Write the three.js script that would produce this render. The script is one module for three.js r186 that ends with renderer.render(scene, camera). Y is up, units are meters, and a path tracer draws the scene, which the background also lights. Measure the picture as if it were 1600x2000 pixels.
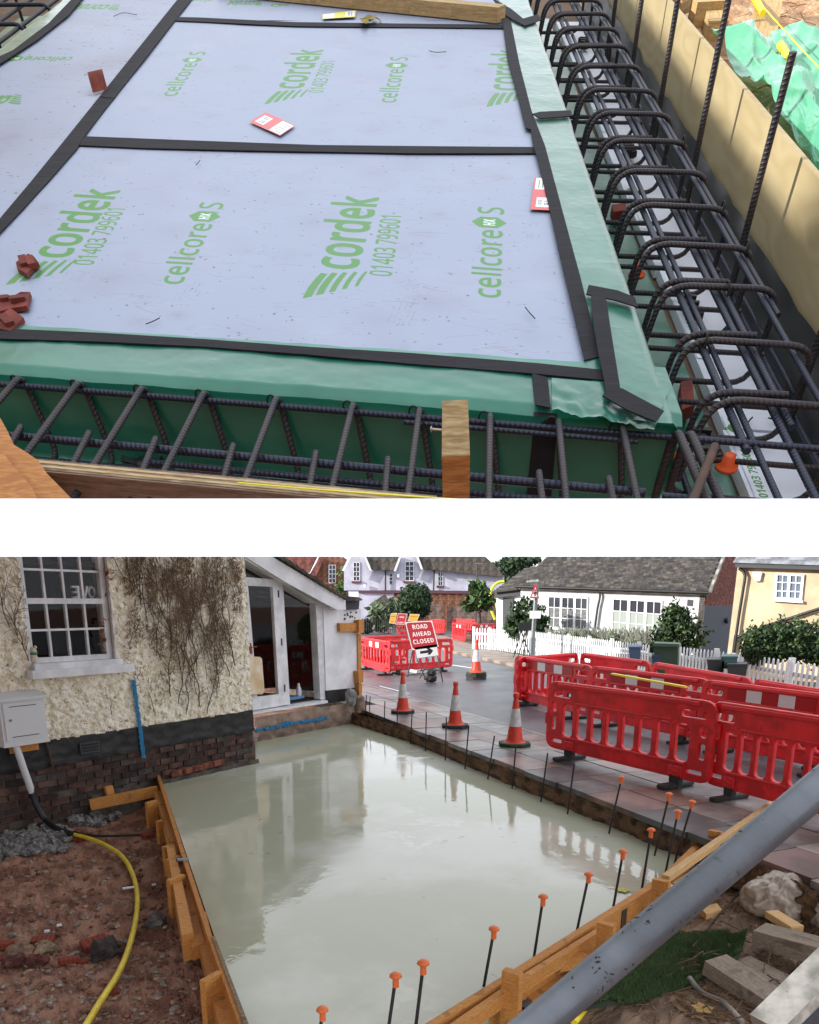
import * as THREE from 'three';
import { mergeGeometries, mergeVertices, toCreasedNormals } from 'three/addons/utils/BufferGeometryUtils.js';
import { RoundedBoxGeometry } from 'three/addons/geometries/RoundedBoxGeometry.js';
import { ImprovedNoise } from 'three/addons/math/ImprovedNoise.js';

// ------------------------------------------------------------------ camera, sky, sun, exposure
const V3 = (x, y, z) => new THREE.Vector3(x, y, z);
const scene = new THREE.Scene();
const FOCAL = 1450, CX = 800, CY = 1543, PITCH = THREE.MathUtils.degToRad(14.06);   // pixels of the 1600 x 2000 photograph
const EYE = V3(0, 2, 0);
const camera = new THREE.PerspectiveCamera(2 * THREE.MathUtils.radToDeg(Math.atan(CY / FOCAL)), 1600 / (2 * CY), 0.05, 2000);
camera.setViewOffset(1600, 2 * CY, 0, 0, 1600, 2000);     // lens shifted: the optical axis meets the lower view's middle
camera.position.copy(EYE); camera.rotation.x = -PITCH; camera.updateMatrixWorld(true);
const renderer = new THREE.WebGLRenderer({ antialias: true });
renderer.toneMapping = THREE.LinearToneMapping; renderer.toneMappingExposure = 1.72; renderer.shadowMap.enabled = true;
{ // overcast sky: a bright even cloud layer
  const w = 64, h = 32, d = new Float32Array(w * h * 4);
  for (let y = 0; y < h; y++) for (let x = 0; x < w; x++) {
    const el = Math.max(0, Math.sin(((y + 0.5) / h - 0.5) * Math.PI)), k = 0.9 + 0.12 * el, o = (y * w + x) * 4;
    d[o] = k * 0.955; d[o + 1] = k * 0.99; d[o + 2] = k * 1.06; d[o + 3] = 1;
  }
  const t = new THREE.DataTexture(d, w, h, THREE.RGBAFormat, THREE.FloatType);
  t.mapping = THREE.EquirectangularReflectionMapping; t.magFilter = THREE.LinearFilter; t.needsUpdate = true;
  scene.background = t; scene.environment = t;
}
const sun = new THREE.DirectionalLight(new THREE.Color(1, 0.95, 0.86), 4.2);
sun.castShadow = true; sun.shadow.radius = 1.6; sun.shadow.mapSize.set(2048, 2048);
Object.assign(sun.shadow.camera, { left: -30, right: 30, top: 30, bottom: -30, near: 1, far: 160 });
scene.add(sun, sun.target);

// ------------------------------------------------------------------ pixel -> position
const ray = (u, v) => V3((u - CX) / FOCAL, (CY - v) / FOCAL, -1).applyAxisAngle(V3(1, 0, 0), -PITCH);
const G = (u, v, y = 0) => { const r = ray(u, v); return EYE.clone().addScaledVector(r, (y - EYE.y) / r.y); };      // on a level y
const vplane = (p, dir) => ({ p, n: V3(dir.z, 0, -dir.x).normalize(), d: dir.clone().setY(0).normalize() });            // upright plane through p along dir
const W = (pl, u, v, off = 0) => { const r = ray(u, v); const p = pl.p.clone().addScaledVector(pl.n, off); return EYE.clone().addScaledVector(r, p.clone().sub(EYE).dot(pl.n) / r.dot(pl.n)); };
const camdir = (x, y, z) => V3(x, y, z).normalize().applyAxisAngle(V3(1, 0, 0), -PITCH);
// the tilted building site: across, along, up
const SITE = 0.7, DECK = 1.2, NU = camdir(9400, -1469, FOCAL).cross(camdir(42, 2090, -FOCAL)).normalize();   // one site unit is 0.7 m; the eye is 1.2 units above the deck
const AC = camdir(9400, -1469, FOCAL).multiplyScalar(SITE), AL = camdir(42, 2090, -FOCAL).multiplyScalar(SITE), AN = NU.clone().multiplyScalar(SITE);
const OA = EYE.clone().addScaledVector(AN, -DECK);
const a = (x, y, h = 0) => OA.clone().addScaledVector(AC, x).addScaledVector(AL, y).addScaledVector(AN, h);
const AP = (u, v, h = 0) => { const r = ray(u, v); return EYE.clone().addScaledVector(r, -(DECK - h) * SITE / r.dot(NU)); };
const axy = (p) => { // across / along coordinates of a point of the site
  const q = p.clone().sub(OA); q.addScaledVector(NU, -q.dot(NU)); const e = AC.clone().normalize(), f = AL.clone().normalize(), c = e.dot(f), A = q.dot(e), B = q.dot(f), k = (1 - c * c) * SITE;
  return [(A - B * c) / k, (B - A * c) / k];
};
let unit = 1;   // metres per drawn unit of bar and board sizes
{ const s = AC.clone().multiplyScalar(-0.9).addScaledVector(AN, 0.43).addScaledVector(AL, -0.2).normalize(); sun.position.copy(s).multiplyScalar(60).add(V3(0, 0, -8)); sun.target.position.set(0, 0, -8); }

// ------------------------------------------------------------------ random and noise
let seed = 7; const rnd = () => { seed = (seed + 0x6d2b79f5) | 0; let t = Math.imul(seed ^ (seed >>> 15), 1 | seed); t = (t + Math.imul(t ^ (t >>> 7), 61 | t)) ^ t; return ((t ^ (t >>> 14)) >>> 0) / 4294967296; };
const rr = (lo, hi) => lo + (hi - lo) * rnd();
const per = new ImprovedNoise();
const ns = (x, y, z = 0) => per.noise(x, y, z);
const fbm = (x, y, z = 0, n = 4) => { let s = 0, k = 1, f = 1; for (let i = 0; i < n; i++) { s += k * ns(x * f, y * f, z + i * 7.3); k *= 0.5; f *= 2.03; } return s; };
// tileable value noise for textures
function vnoise(period, sd) {
  const g = new Float32Array(period * period); let s = sd * 7919 + 13;
  for (let i = 0; i < g.length; i++) { s = (Math.imul(s, 1664525) + 1013904223) | 0; g[i] = ((s >>> 8) & 0xffff) / 65535; }
  return (x, y) => {
    x = ((x % period) + period) % period; y = ((y % period) + period) % period;
    const i = Math.floor(x), j = Math.floor(y), fx = x - i, fy = y - j, i1 = (i + 1) % period, j1 = (j + 1) % period, sx = fx * fx * (3 - 2 * fx), sy = fy * fy * (3 - 2 * fy);
    return (g[j * period + i] * (1 - sx) + g[j * period + i1] * sx) * (1 - sy) + (g[j1 * period + i] * (1 - sx) + g[j1 * period + i1] * sx) * sy;
  };
}
const tfbm = (base, oct, sd, ax = 1, ay = 1) => { const f = []; for (let i = 0; i < oct; i++) f.push(vnoise(base * 2 ** i * Math.max(ax, ay), sd + i)); return (x, y) => { let s = 0, k = 1, t = 0; for (let i = 0; i < oct; i++) { const m = base * 2 ** i; s += k * f[i](x * m * ax, y * m * ay); t += k; k *= 0.55; } return s / t; }; };
function tex(n, fn, srgb, metres = 1) { // fn(x, y in 0..1) -> [r,g,b] 0..1 or a number
  const d = new Uint8Array(n * n * 4);
  for (let y = 0; y < n; y++) for (let x = 0; x < n; x++) { const c = fn(x / n, y / n), o = (y * n + x) * 4, q = (v) => Math.max(0, Math.min(255, v * 255)); if (typeof c === 'number') d[o] = d[o + 1] = d[o + 2] = q(c); else { d[o] = q(c[0]); d[o + 1] = q(c[1]); d[o + 2] = q(c[2]); } d[o + 3] = 255; }
  const t = new THREE.DataTexture(d, n, n, THREE.RGBAFormat); t.wrapS = t.wrapT = THREE.RepeatWrapping; t.magFilter = THREE.LinearFilter; t.minFilter = THREE.LinearMipmapLinearFilter; t.generateMipmaps = true;
  if (srgb) t.colorSpace = THREE.SRGBColorSpace; t.repeat.set(1 / metres, 1 / metres); t.needsUpdate = true; return t;
}
const mix3 = (p, q, k) => p.map((v, i) => v + (q[i] - v) * k);
const sstep = (lo, hi, x) => { x = Math.max(0, Math.min(1, (x - lo) / (hi - lo))); return x * x * (3 - 2 * x); };
const rgb = (r, g, b) => [r / 255, g / 255, b / 255];
// two-colour mottled material
function mottle(name, c1, c2, { n = 256, metres = 1, base = 4, oct = 5, rough = 0.85, bump = 0, metal = 0, ax = 1, ay = 1, sd = 1, speck = 0, speckC = [0, 0, 0], lo = 0.3, hi = 0.7, phys, bn } = {}) {
  const f = tfbm(base, oct, sd, ax, ay), g = tfbm(64, 2, sd + 31), c = (x, y) => { const k = sstep(lo, hi, f(x, y)); let o = mix3(c1, c2, k); const q = g(x, y); if (speck && q > 1 - speck) o = mix3(o, speckC, 0.8); return o; };
  const m = new (phys ? THREE.MeshPhysicalMaterial : THREE.MeshStandardMaterial)({ color: 0xffffff, roughness: rough, metalness: metal, map: tex(n, c, true, metres), ...(phys || {}) });
  if (bump) { m.bumpMap = sharedBump(bn || base * 2, ax, ay, metres); m.bumpScale = bump; }
  m.name = name; return m;
}
const bumps = new Map();
function sharedBump(b, ax, ay, metres) { const k = [b > 20 ? 40 : b > 9 ? 12 : 6, ax, ay].join(); if (!bumps.has(k)) { const h = tfbm(b > 20 ? 40 : b > 9 ? 12 : 6, 5, 905, ax, ay); bumps.set(k, tex(512, h, false, 1)); } const t = bumps.get(k).clone(); t.repeat.set(1 / metres, 1 / metres); return t; }
const tintMap = new Map();
function tint(c, { metres = 0.6, rough = 0.9, bump = 0, base = 4, amt = 0.35 } = {}) { // one colour broken up by a shared blotchy map
  const k = base + '/' + amt; if (!tintMap.has(k)) { const f = tfbm(base, 6, 77), g = tfbm(64, 2, 78); tintMap.set(k, tex(256, (x, y) => { const v = 1 - amt * sstep(0.3, 0.72, f(x, y)) - amt * 0.5 * (g(x, y) > 0.9 ? 1 : 0); return [v, v, v]; }, true, 1)); }
  const t = tintMap.get(k).clone(); t.repeat.set(1 / metres, 1 / metres); const m = plain(c, rough); m.map = t; if (bump) { m.bumpMap = sharedBump(8, 1, 1, metres); m.bumpScale = bump; } return m;
}
const plain = (c, rough = 0.7, metal = 0, more = {}) => new THREE.MeshStandardMaterial({ color: new THREE.Color().setRGB(...c.map((v) => v / 255), THREE.SRGBColorSpace), roughness: rough, metalness: metal, ...more });

// ------------------------------------------------------------------ geometry toolkit (world coordinates)
function tri(pos, uv, normals) {
  const g = new THREE.BufferGeometry(); g.setAttribute('position', new THREE.Float32BufferAttribute(pos, 3)); g.setAttribute('uv', new THREE.Float32BufferAttribute(uv, 2));
  if (normals) g.setAttribute('normal', new THREE.Float32BufferAttribute(normals, 3)); else g.computeVertexNormals(); return g;
}
const flat = (g) => { const o = g.index ? g.toNonIndexed() : g; for (const k of Object.keys(o.attributes)) if (!['position', 'normal', 'uv'].includes(k)) o.deleteAttribute(k); if (!o.attributes.uv) o.setAttribute('uv', new THREE.Float32BufferAttribute(new Float32Array(o.attributes.position.count * 2), 2)); return o; };
const join = (list) => { list = list.filter(Boolean).map(flat); return list.length > 1 ? mergeGeometries(list) : list[0]; };
function quadInto(P, U, p, q, r, s, ou = 0, ov = 0) { const w = (p.distanceTo(q) + s.distanceTo(r)) / 2, h = (p.distanceTo(s) + q.distanceTo(r)) / 2; for (const [k, x, y] of [[p, 0, 0], [q, w, 0], [r, w, h], [p, 0, 0], [r, w, h], [s, 0, h]]) { P.push(k.x, k.y, k.z); U.push(x + ou, y + ov); } }
const quad = (p, q, r, s) => { const P = [], U = []; quadInto(P, U, p, q, r, s, rnd() * 5, rnd() * 5); return tri(P, U); };
function hexa(b0, b1, b2, b3, t0, t1, t2, t3) { // bottom ring, top ring; grain runs along b0 -> b1
  const P = [], U = [], o = rnd() * 9, o2 = rnd() * 9; const c = [b0, b1, b2, b3, t0, t1, t2, t3].reduce((s, p) => s.add(p), V3()).multiplyScalar(1 / 8);
  for (const f of [[b0, b1, t1, t0], [b1, b2, t2, t1], [b2, b3, t3, t2], [b3, b0, t0, t3], [t0, t1, t2, t3], [b1, b0, b3, b2]]) {
    const nn = f[1].clone().sub(f[0]).cross(f[3].clone().sub(f[0])); const m = f[0].clone().add(f[2]).multiplyScalar(0.5).sub(c);
    if (nn.dot(m) < 0) quadInto(P, U, f[1], f[0], f[3], f[2], o, o2); else quadInto(P, U, f[0], f[1], f[2], f[3], o, o2);
  }
  return tri(P, U);
}
function beam(p, q, w, h, up = V3(0, 1, 0)) { w *= unit; h *= unit; // a bar from p to q: w across, h along up, centred
  const d = q.clone().sub(p).normalize(), s = d.clone().cross(up).normalize().multiplyScalar(w / 2), u = s.clone().cross(d).normalize().multiplyScalar(h / 2), k = (o, x, y) => o.clone().addScaledVector(s, x).addScaledVector(u, y);
  return hexa(k(p, -1, -1), k(q, -1, -1), k(q, 1, -1), k(p, 1, -1), k(p, -1, 1), k(q, -1, 1), k(q, 1, 1), k(p, 1, 1));
}
function abox(x0, x1, y0, y1, h0, h1) { return hexa(a(x0, y0, h0), a(x1, y0, h0), a(x1, y1, h0), a(x0, y1, h0), a(x0, y0, h1), a(x1, y0, h1), a(x1, y1, h1), a(x0, y1, h1)); }
function prism(pts, d) { // planar outline pushed along d
  const n = V3(), e = pts[0]; for (let i = 1; i + 1 < pts.length; i++) n.add(pts[i].clone().sub(e).cross(pts[i + 1].clone().sub(e))); n.normalize();
  let P0 = pts; if (n.dot(d) > 0) { P0 = pts.slice().reverse(); n.negate(); }
  const ex = (Math.abs(n.y) > 0.9 ? V3(1, 0, 0) : V3(0, 1, 0).cross(n)).normalize(), ey = n.clone().cross(ex), q2 = P0.map((p) => new THREE.Vector2(p.dot(ex), p.dot(ey)));
  const P = [], U = []; const put = (p, s = 0) => { const k = p.clone().addScaledVector(d, s); P.push(k.x, k.y, k.z); U.push(p.dot(ex), p.dot(ey)); };
  for (const [i, j, k] of THREE.ShapeUtils.triangulateShape(q2, [])) { put(P0[i]); put(P0[j]); put(P0[k]); put(P0[i], 1); put(P0[k], 1); put(P0[j], 1); }
  for (let i = 0; i < P0.length; i++) { const p = P0[i], q = P0[(i + 1) % P0.length]; quadInto(P, U, q, p, p.clone().add(d), q.clone().add(d)); }
  return tri(P, U);
}
function tube(pts, r, { seg, rad = 7, soft = true, closed = false, cap = true } = {}) {
  if (typeof r === 'number') r *= unit;
  const c = soft ? new THREE.CatmullRomCurve3(pts, closed, 'centripetal') : (() => { const k = new THREE.CurvePath(); for (let i = 0; i + 1 < pts.length; i++) k.add(new THREE.LineCurve3(pts[i], pts[i + 1])); return k; })();
  const n = seg || Math.max(1, soft ? (pts.length - 1) * 4 : 1), len = c.getLength(), g = new THREE.TubeGeometry(c, n, typeof r === 'number' ? r : 1, rad, closed);
  const uv = g.attributes.uv; for (let i = 0; i < uv.count; i++) uv.setXY(i, uv.getX(i) * len, uv.getY(i) * 0.06);
  if (typeof r !== 'number') { const p = g.attributes.position; for (let i = 0; i <= n; i++) { const o = c.getPointAt(i / n), k = r(i / n); for (let j = 0; j <= rad; j++) { const m = i * (rad + 1) + j; p.setXYZ(m, o.x + (p.getX(m) - o.x) * k, o.y + (p.getY(m) - o.y) * k, o.z + (p.getZ(m) - o.z) * k); } } }
  const out = [g.toNonIndexed()];
  if (cap && !closed) for (const e of [0, 1]) { const o = c.getPointAt(e), d = c.getTangentAt(e).multiplyScalar(e ? 1 : -1), k = new THREE.CircleGeometry(typeof r === 'number' ? r : r(e), rad); k.applyQuaternion(new THREE.Quaternion().setFromUnitVectors(V3(0, 0, 1), d)); k.translate(o.x, o.y, o.z); out.push(k.toNonIndexed()); }
  return join(out);
}
const rod = (p, q, r, rad = 7) => tube([p, q], r, { soft: false, rad });
function sheet(fn, nu, nv, su = 1, sv = 1) { // fn(s, t) -> point; uv in metres su x sv
  const P = [], U = [], I = [];
  for (let j = 0; j <= nv; j++) for (let i = 0; i <= nu; i++) { const p = fn(i / nu, j / nv); P.push(p.x, p.y, p.z); U.push((i / nu) * su, (j / nv) * sv); }
  for (let j = 0; j < nv; j++) for (let i = 0; i < nu; i++) { const k = j * (nu + 1) + i; I.push(k, k + 1, k + nu + 2, k, k + nu + 2, k + nu + 1); }
  const g = new THREE.BufferGeometry(); g.setAttribute('position', new THREE.Float32BufferAttribute(P, 3)); g.setAttribute('uv', new THREE.Float32BufferAttribute(U, 2)); g.setIndex(I); g.computeVertexNormals(); return g.toNonIndexed();
}
function rock(c, rx, ry, rz, { det = 1, j = 0.3, turn = rnd() * 6.28, up } = {}) {
  const g = new THREE.IcosahedronGeometry(1, det), p = g.attributes.position, o = rnd() * 90;
  for (let i = 0; i < p.count; i++) { const x = p.getX(i), y = p.getY(i), z = p.getZ(i), k = 1 + j * ns(x * 1.7 + o, y * 1.7, z * 1.7) * 1.6; p.setXYZ(i, x * k * rx, y * k * ry, z * k * rz); }
  g.rotateY(turn); if (up) g.applyQuaternion(new THREE.Quaternion().setFromUnitVectors(V3(0, 1, 0), up)); g.translate(c.x, c.y, c.z); g.computeVertexNormals(); return g;
}
function lathe(pts, c, seg = 16, up) { const g = new THREE.LatheGeometry(pts.map(([r, y]) => new THREE.Vector2(r * unit, y * unit)), seg); if (up) g.applyQuaternion(new THREE.Quaternion().setFromUnitVectors(V3(0, 1, 0), up.clone().normalize())); g.translate(c.x, c.y, c.z); return g.toNonIndexed(); }
const creased = (g, ang = 0.6) => toCreasedNormals(g, ang);

// Each of the two building stages is modelled only as far as a section plane: the upper site ends above, the street ends below.
const section = (v) => { const n = V3(1, 0, 0).cross(ray(800, v)).normalize(); if (n.y < 0) n.negate(); return { n, k: n.dot(EYE) }; };
const CUT_SITE = section(974), CUT_STREET = section(1087); let cut = null, keep = 1;
const inSite = () => { cut = CUT_SITE; keep = 1; unit = SITE; }, inStreet = () => { cut = CUT_STREET; keep = -1; unit = 1; };
function sectioned(g) {
  if (!cut) return g; const p = g.attributes.position, s = (i) => keep * (p.getX(i) * cut.n.x + p.getY(i) * cut.n.y + p.getZ(i) * cut.n.z - cut.k);
  let lo = 0, hi = 0; for (let i = 0; i < p.count; i++) s(i) < 0 ? lo++ : hi++;
  if (!lo) return g; if (!hi) return null; g = g.index ? g.toNonIndexed() : g;
  const names = Object.keys(g.attributes), out = Object.fromEntries(names.map((n) => [n, []])), size = (n) => g.attributes[n].itemSize, P = g.attributes.position;
  const sd = (i) => keep * (P.getX(i) * cut.n.x + P.getY(i) * cut.n.y + P.getZ(i) * cut.n.z - cut.k);
  const get = (n, i) => { const A = g.attributes[n], k = A.itemSize; return Array.from(A.array.slice(i * k, i * k + k)); };
  for (let t = 0; t < P.count; t += 3) {
    const poly = []; for (let e = 0; e < 3; e++) { const i = t + e, j = t + ((e + 1) % 3), x = sd(i), y = sd(j); if (x >= 0) poly.push([i, i, 0]); if (x >= 0 !== y >= 0) poly.push([i, j, x / (x - y)]); }
    for (let e = 1; e + 1 < poly.length; e++) for (const [i, j, k] of [poly[0], poly[e], poly[e + 1]]) for (const n of names) { const A = get(n, i), B = get(n, j); for (let c = 0; c < size(n); c++) out[n].push(A[c] + (B[c] - A[c]) * k); }
  }
  const o = new THREE.BufferGeometry(); for (const n of names) o.setAttribute(n, new THREE.Float32BufferAttribute(out[n], size(n))); return o;
}
// ------------------------------------------------------------------ things and parts
const used = new Map(); const numbered = (n) => { const k = used.get(n) || 0; used.set(n, k + 1); return k ? n + '_' + String(k).padStart(3, '0') : n; };
function tag(o, label, category, group, kind) { if (label) o.userData.label = label; if (category) o.userData.category = category; if (group) o.userData.group = group; if (kind) o.userData.kind = kind; return o; }
function thing(name, label, category, base, group) { const o = new THREE.Group(); o.name = numbered(name); o.position.copy(base || V3()); scene.add(o); o.updateMatrixWorld(true); return tag(o, label, category, group); }
const originOf = (o) => o.getWorldPosition(V3());
function part(name, geo, mat, parent, kind) { // geo in world coordinates
  const g = sectioned(Array.isArray(geo) ? join(geo) : geo); if (!g) return null;
  parent.updateMatrixWorld(true); const o = originOf(parent); g.translate(-o.x, -o.y, -o.z);
  const m = new THREE.Mesh(g, mat); m.name = name; m.castShadow = m.receiveShadow = true; if (kind) m.userData.kind = kind; parent.add(m); return m;
}
function single(name, geo, mat, label, category, group, kind) { // a thing that is one mesh
  let g = sectioned(Array.isArray(geo) ? join(geo) : geo); if (!g) return null; g.computeBoundingBox(); const b = g.boundingBox, c = b.getCenter(V3()); c.y = b.min.y; g.translate(-c.x, -c.y, -c.z);
  const m = new THREE.Mesh(g, mat); m.name = numbered(name); m.position.copy(c); m.castShadow = m.receiveShadow = true; scene.add(m); return tag(m, label, category, group, kind);
}
const ground = (name, geo, mat) => { const g = sectioned(Array.isArray(geo) ? join(geo) : geo); const m = new THREE.Mesh(g, mat); m.name = name; m.receiveShadow = m.castShadow = true; m.userData.kind = 'structure'; scene.add(m); return m; };
const placed = new Set();
function place(proto, pos, turn, label, group) { let c = proto; if (placed.has(proto)) { c = proto.clone(); c.name = numbered(proto.name); c.userData = { ...proto.userData }; scene.add(c); } placed.add(proto); c.position.copy(pos); c.rotation.y = turn; if (label) c.userData.label = label; if (group) c.userData.group = group; return c; }
function canvasTex(w, h, draw) { const c = document.createElement('canvas'); c.width = w; c.height = h; const x = c.getContext('2d'); draw(x, w, h); const t = new THREE.CanvasTexture(c); t.colorSpace = THREE.SRGBColorSpace; t.magFilter = THREE.LinearFilter; t.anisotropy = 8; return t; }

// ================================================================== UPPER SITE: the deck of white boards before the pour
inSite();
const bil = (P) => (s, t) => P[0].clone().lerp(P[1], s).lerp(P[3].clone().lerp(P[2], s), t);
const px2 = (s) => s.trim().split(/\s+/).map((p) => p.split(',').map(Number));
const timberTex = (c1, c2, c3, sd) => { const f = tfbm(3, 5, sd, 1, 8), g = tfbm(2, 3, sd + 9, 1, 3), s = tfbm(6, 4, sd + 17); return (x, y) => { const k = f(x, y), r = Math.abs(((k * 9 + g(x, y) * 3) % 1) - 0.5) * 2; let c = mix3(c1, c2, sstep(0.15, 0.85, r * 0.6 + k * 0.4)); return mix3(c, c3, sstep(0.62, 0.8, s(x, y)) * 0.6); }; };
function timber(c1, c2, c3, sd, rough = 0.75) { const t = timberTex(c1, c2, c3, sd), m = new THREE.MeshStandardMaterial({ roughness: rough, map: tex(256, t, true, 0.6) }); m.bumpMap = sharedBump(6, 1, 8, 0.6); m.bumpScale = 0.004; return m; }
const M = {
  ply: (() => { const f = tfbm(2, 4, 3, 1, 4), g = tfbm(2, 5, 33, 1, 10), k = tfbm(3, 3, 34); return new THREE.MeshStandardMaterial({ roughness: 0.7, map: tex(512, (x, y) => { const r = Math.abs(((f(x, y) * 7) % 1) - 0.5) * 2; let c = mix3(rgb(164, 150, 116), rgb(146, 130, 94), r * 0.55 + g(x, y) * 0.4); return mix3(c, rgb(138, 104, 64), sstep(0.74, 0.84, k(x, y)) * 0.6); }, true, 1.7) }); })(),
  plyEdge: timber(rgb(150, 128, 98), rgb(98, 80, 60), rgb(74, 58, 42), 4),
  plyPale: timber(rgb(186, 164, 126), rgb(164, 142, 104), rgb(140, 116, 84), 14),
  plyBrown: timber(rgb(122, 100, 84), rgb(106, 84, 70), rgb(92, 72, 58), 5, 0.5),
  pine: timber(rgb(182, 156, 110), rgb(160, 132, 88), rgb(138, 108, 70), 6),
  endGrain: timber(rgb(190, 172, 130), rgb(158, 138, 98), rgb(140, 118, 80), 8),
  redPine: timber(rgb(176, 122, 66), rgb(150, 96, 48), rgb(124, 76, 38), 7),
  tape: mottle('tape', rgb(11, 11, 18), rgb(19, 18, 27), { metres: 0.5, base: 3, ay: 4, rough: 0.88, bump: 0.0015, speck: 0.1, speckC: rgb(50, 46, 50), sd: 11 }),
  rust: mottle('rust', rgb(92, 60, 44), rgb(66, 48, 40), { metres: 0.2, rough: 0.8, sd: 12, bump: 0.001 }),
  terracotta: mottle('terracotta', rgb(122, 52, 40), rgb(94, 38, 30), { metres: 0.2, rough: 0.85, bump: 0.002, sd: 13 }),
  orangeCap: plain([226, 92, 38], 0.45), black: plain([24, 24, 27], 0.5), wire: plain([40, 36, 34], 0.6, 0.4), string: plain([226, 226, 60], 0.6), yellowPlastic: plain([240, 220, 40], 0.45), leaf: plain([128, 112, 42], 0.8), nail: plain([170, 160, 150], 0.4, 0.7),
};
{ // ribbed reinforcement steel: slanted ribs as relief, mill scale with brown patches
  const rib = tex(64, (x, y) => { const k = ((x * 8 + y * 2) % 1 + 1) % 1; return sstep(0.55, 0.75, k) * (1 - sstep(0.85, 1, k)); }, false, 1); rib.repeat.set(1 / 0.085, 1 / 0.06);
  const f = tfbm(4, 5, 21), c = tex(256, (x, y) => mix3(rgb(44, 48, 64), rgb(56, 53, 60), sstep(0.5, 0.8, f(x, y))), true, 0.4);
  M.rebar = new THREE.MeshStandardMaterial({ map: c, bumpMap: rib, bumpScale: 0.0013, roughness: 0.42, metalness: 0.55 });
  const c2 = tex(256, (x, y) => mix3(rgb(58, 53, 56), rgb(40, 39, 48), sstep(0.4, 0.7, f(x, y))), true, 0.4);
  M.rebarBrown = new THREE.MeshStandardMaterial({ map: c2, bumpMap: rib, bumpScale: 0.0013, roughness: 0.55, metalness: 0.35 });
  const fg = tfbm(3, 5, 25), fh = tfbm(5, 5, 26), gm = tex(512, (x, y) => mix3(rgb(30, 138, 112), rgb(66, 164, 138), sstep(0.3, 0.7, fg(x, y)) * 0.7 + 0.3 * fh(x, y)), true, 1.3), gb = tex(512, (x, y) => Math.abs(fg(x, y) - 0.5) * 2 + 0.4 * fh(x, y), false, 1.3);
  M.green = new THREE.MeshPhysicalMaterial({ map: gm, bumpMap: gb, bumpScale: 0.006, roughness: 0.32, transmission: 0.6, thickness: 0, clearcoat: 0.6, clearcoatRoughness: 0.18 });
  M.greenThin = new THREE.MeshPhysicalMaterial({ bumpMap: gb, bumpScale: 0.015, roughness: 0.25, transmission: 0.5, thickness: 0, clearcoat: 0.3, clearcoatRoughness: 0.25 });
  M.greenThin.color.setRGB(0.12, 0.55, 0.33);
}
// --- printed void former boards
const INK = '#3c8230';
function textRun(x, str, font, len, size, weight = 'bold') { // draws str from the origin along +x so that it spans len, x-height as given by size
  x.save(); x.font = `${weight} 100px ${font}`; const w = x.measureText(str).width; x.scale(len / w, size / 100); x.fillText(str, 0, 0); x.restore();
}
function logoMark(x, s) { for (let i = 0; i < 5; i++) { const w = s * (0.15 - i * 0.022), y0 = -s * (0.93 - i * 0.215), xa = s * i * 0.14 + s * 0.04, xe = s * (0.98 + i * 0.05); x.beginPath(); x.moveTo(xa, y0); x.quadraticCurveTo((xa + xe) / 2, y0 + s * 0.0, xe, y0 + s * 0.16 - i * s * 0.012); x.lineTo(xe - s * 0.02, y0 + w + s * 0.14 - i * s * 0.012); x.quadraticCurveTo((xa + xe) / 2, y0 + w + s * 0.02, xa + w * 0.6, y0 + w); x.fill(); } }
function hexMark(x, s) { x.save(); x.beginPath(); for (let i = 0; i < 6; i++) { const t = Math.PI / 6 + i * Math.PI / 3; x.lineTo(s / 2 + Math.cos(t) * s * 0.56, -s / 2 + Math.sin(t) * s * 0.62); } x.fill(); x.fillStyle = '#dfe4ee'; x.translate(s * 0.2, -s * 0.28); textRun(x, 'HX', 'sans-serif', s * 0.6, s * 0.58); x.restore(); }
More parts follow.
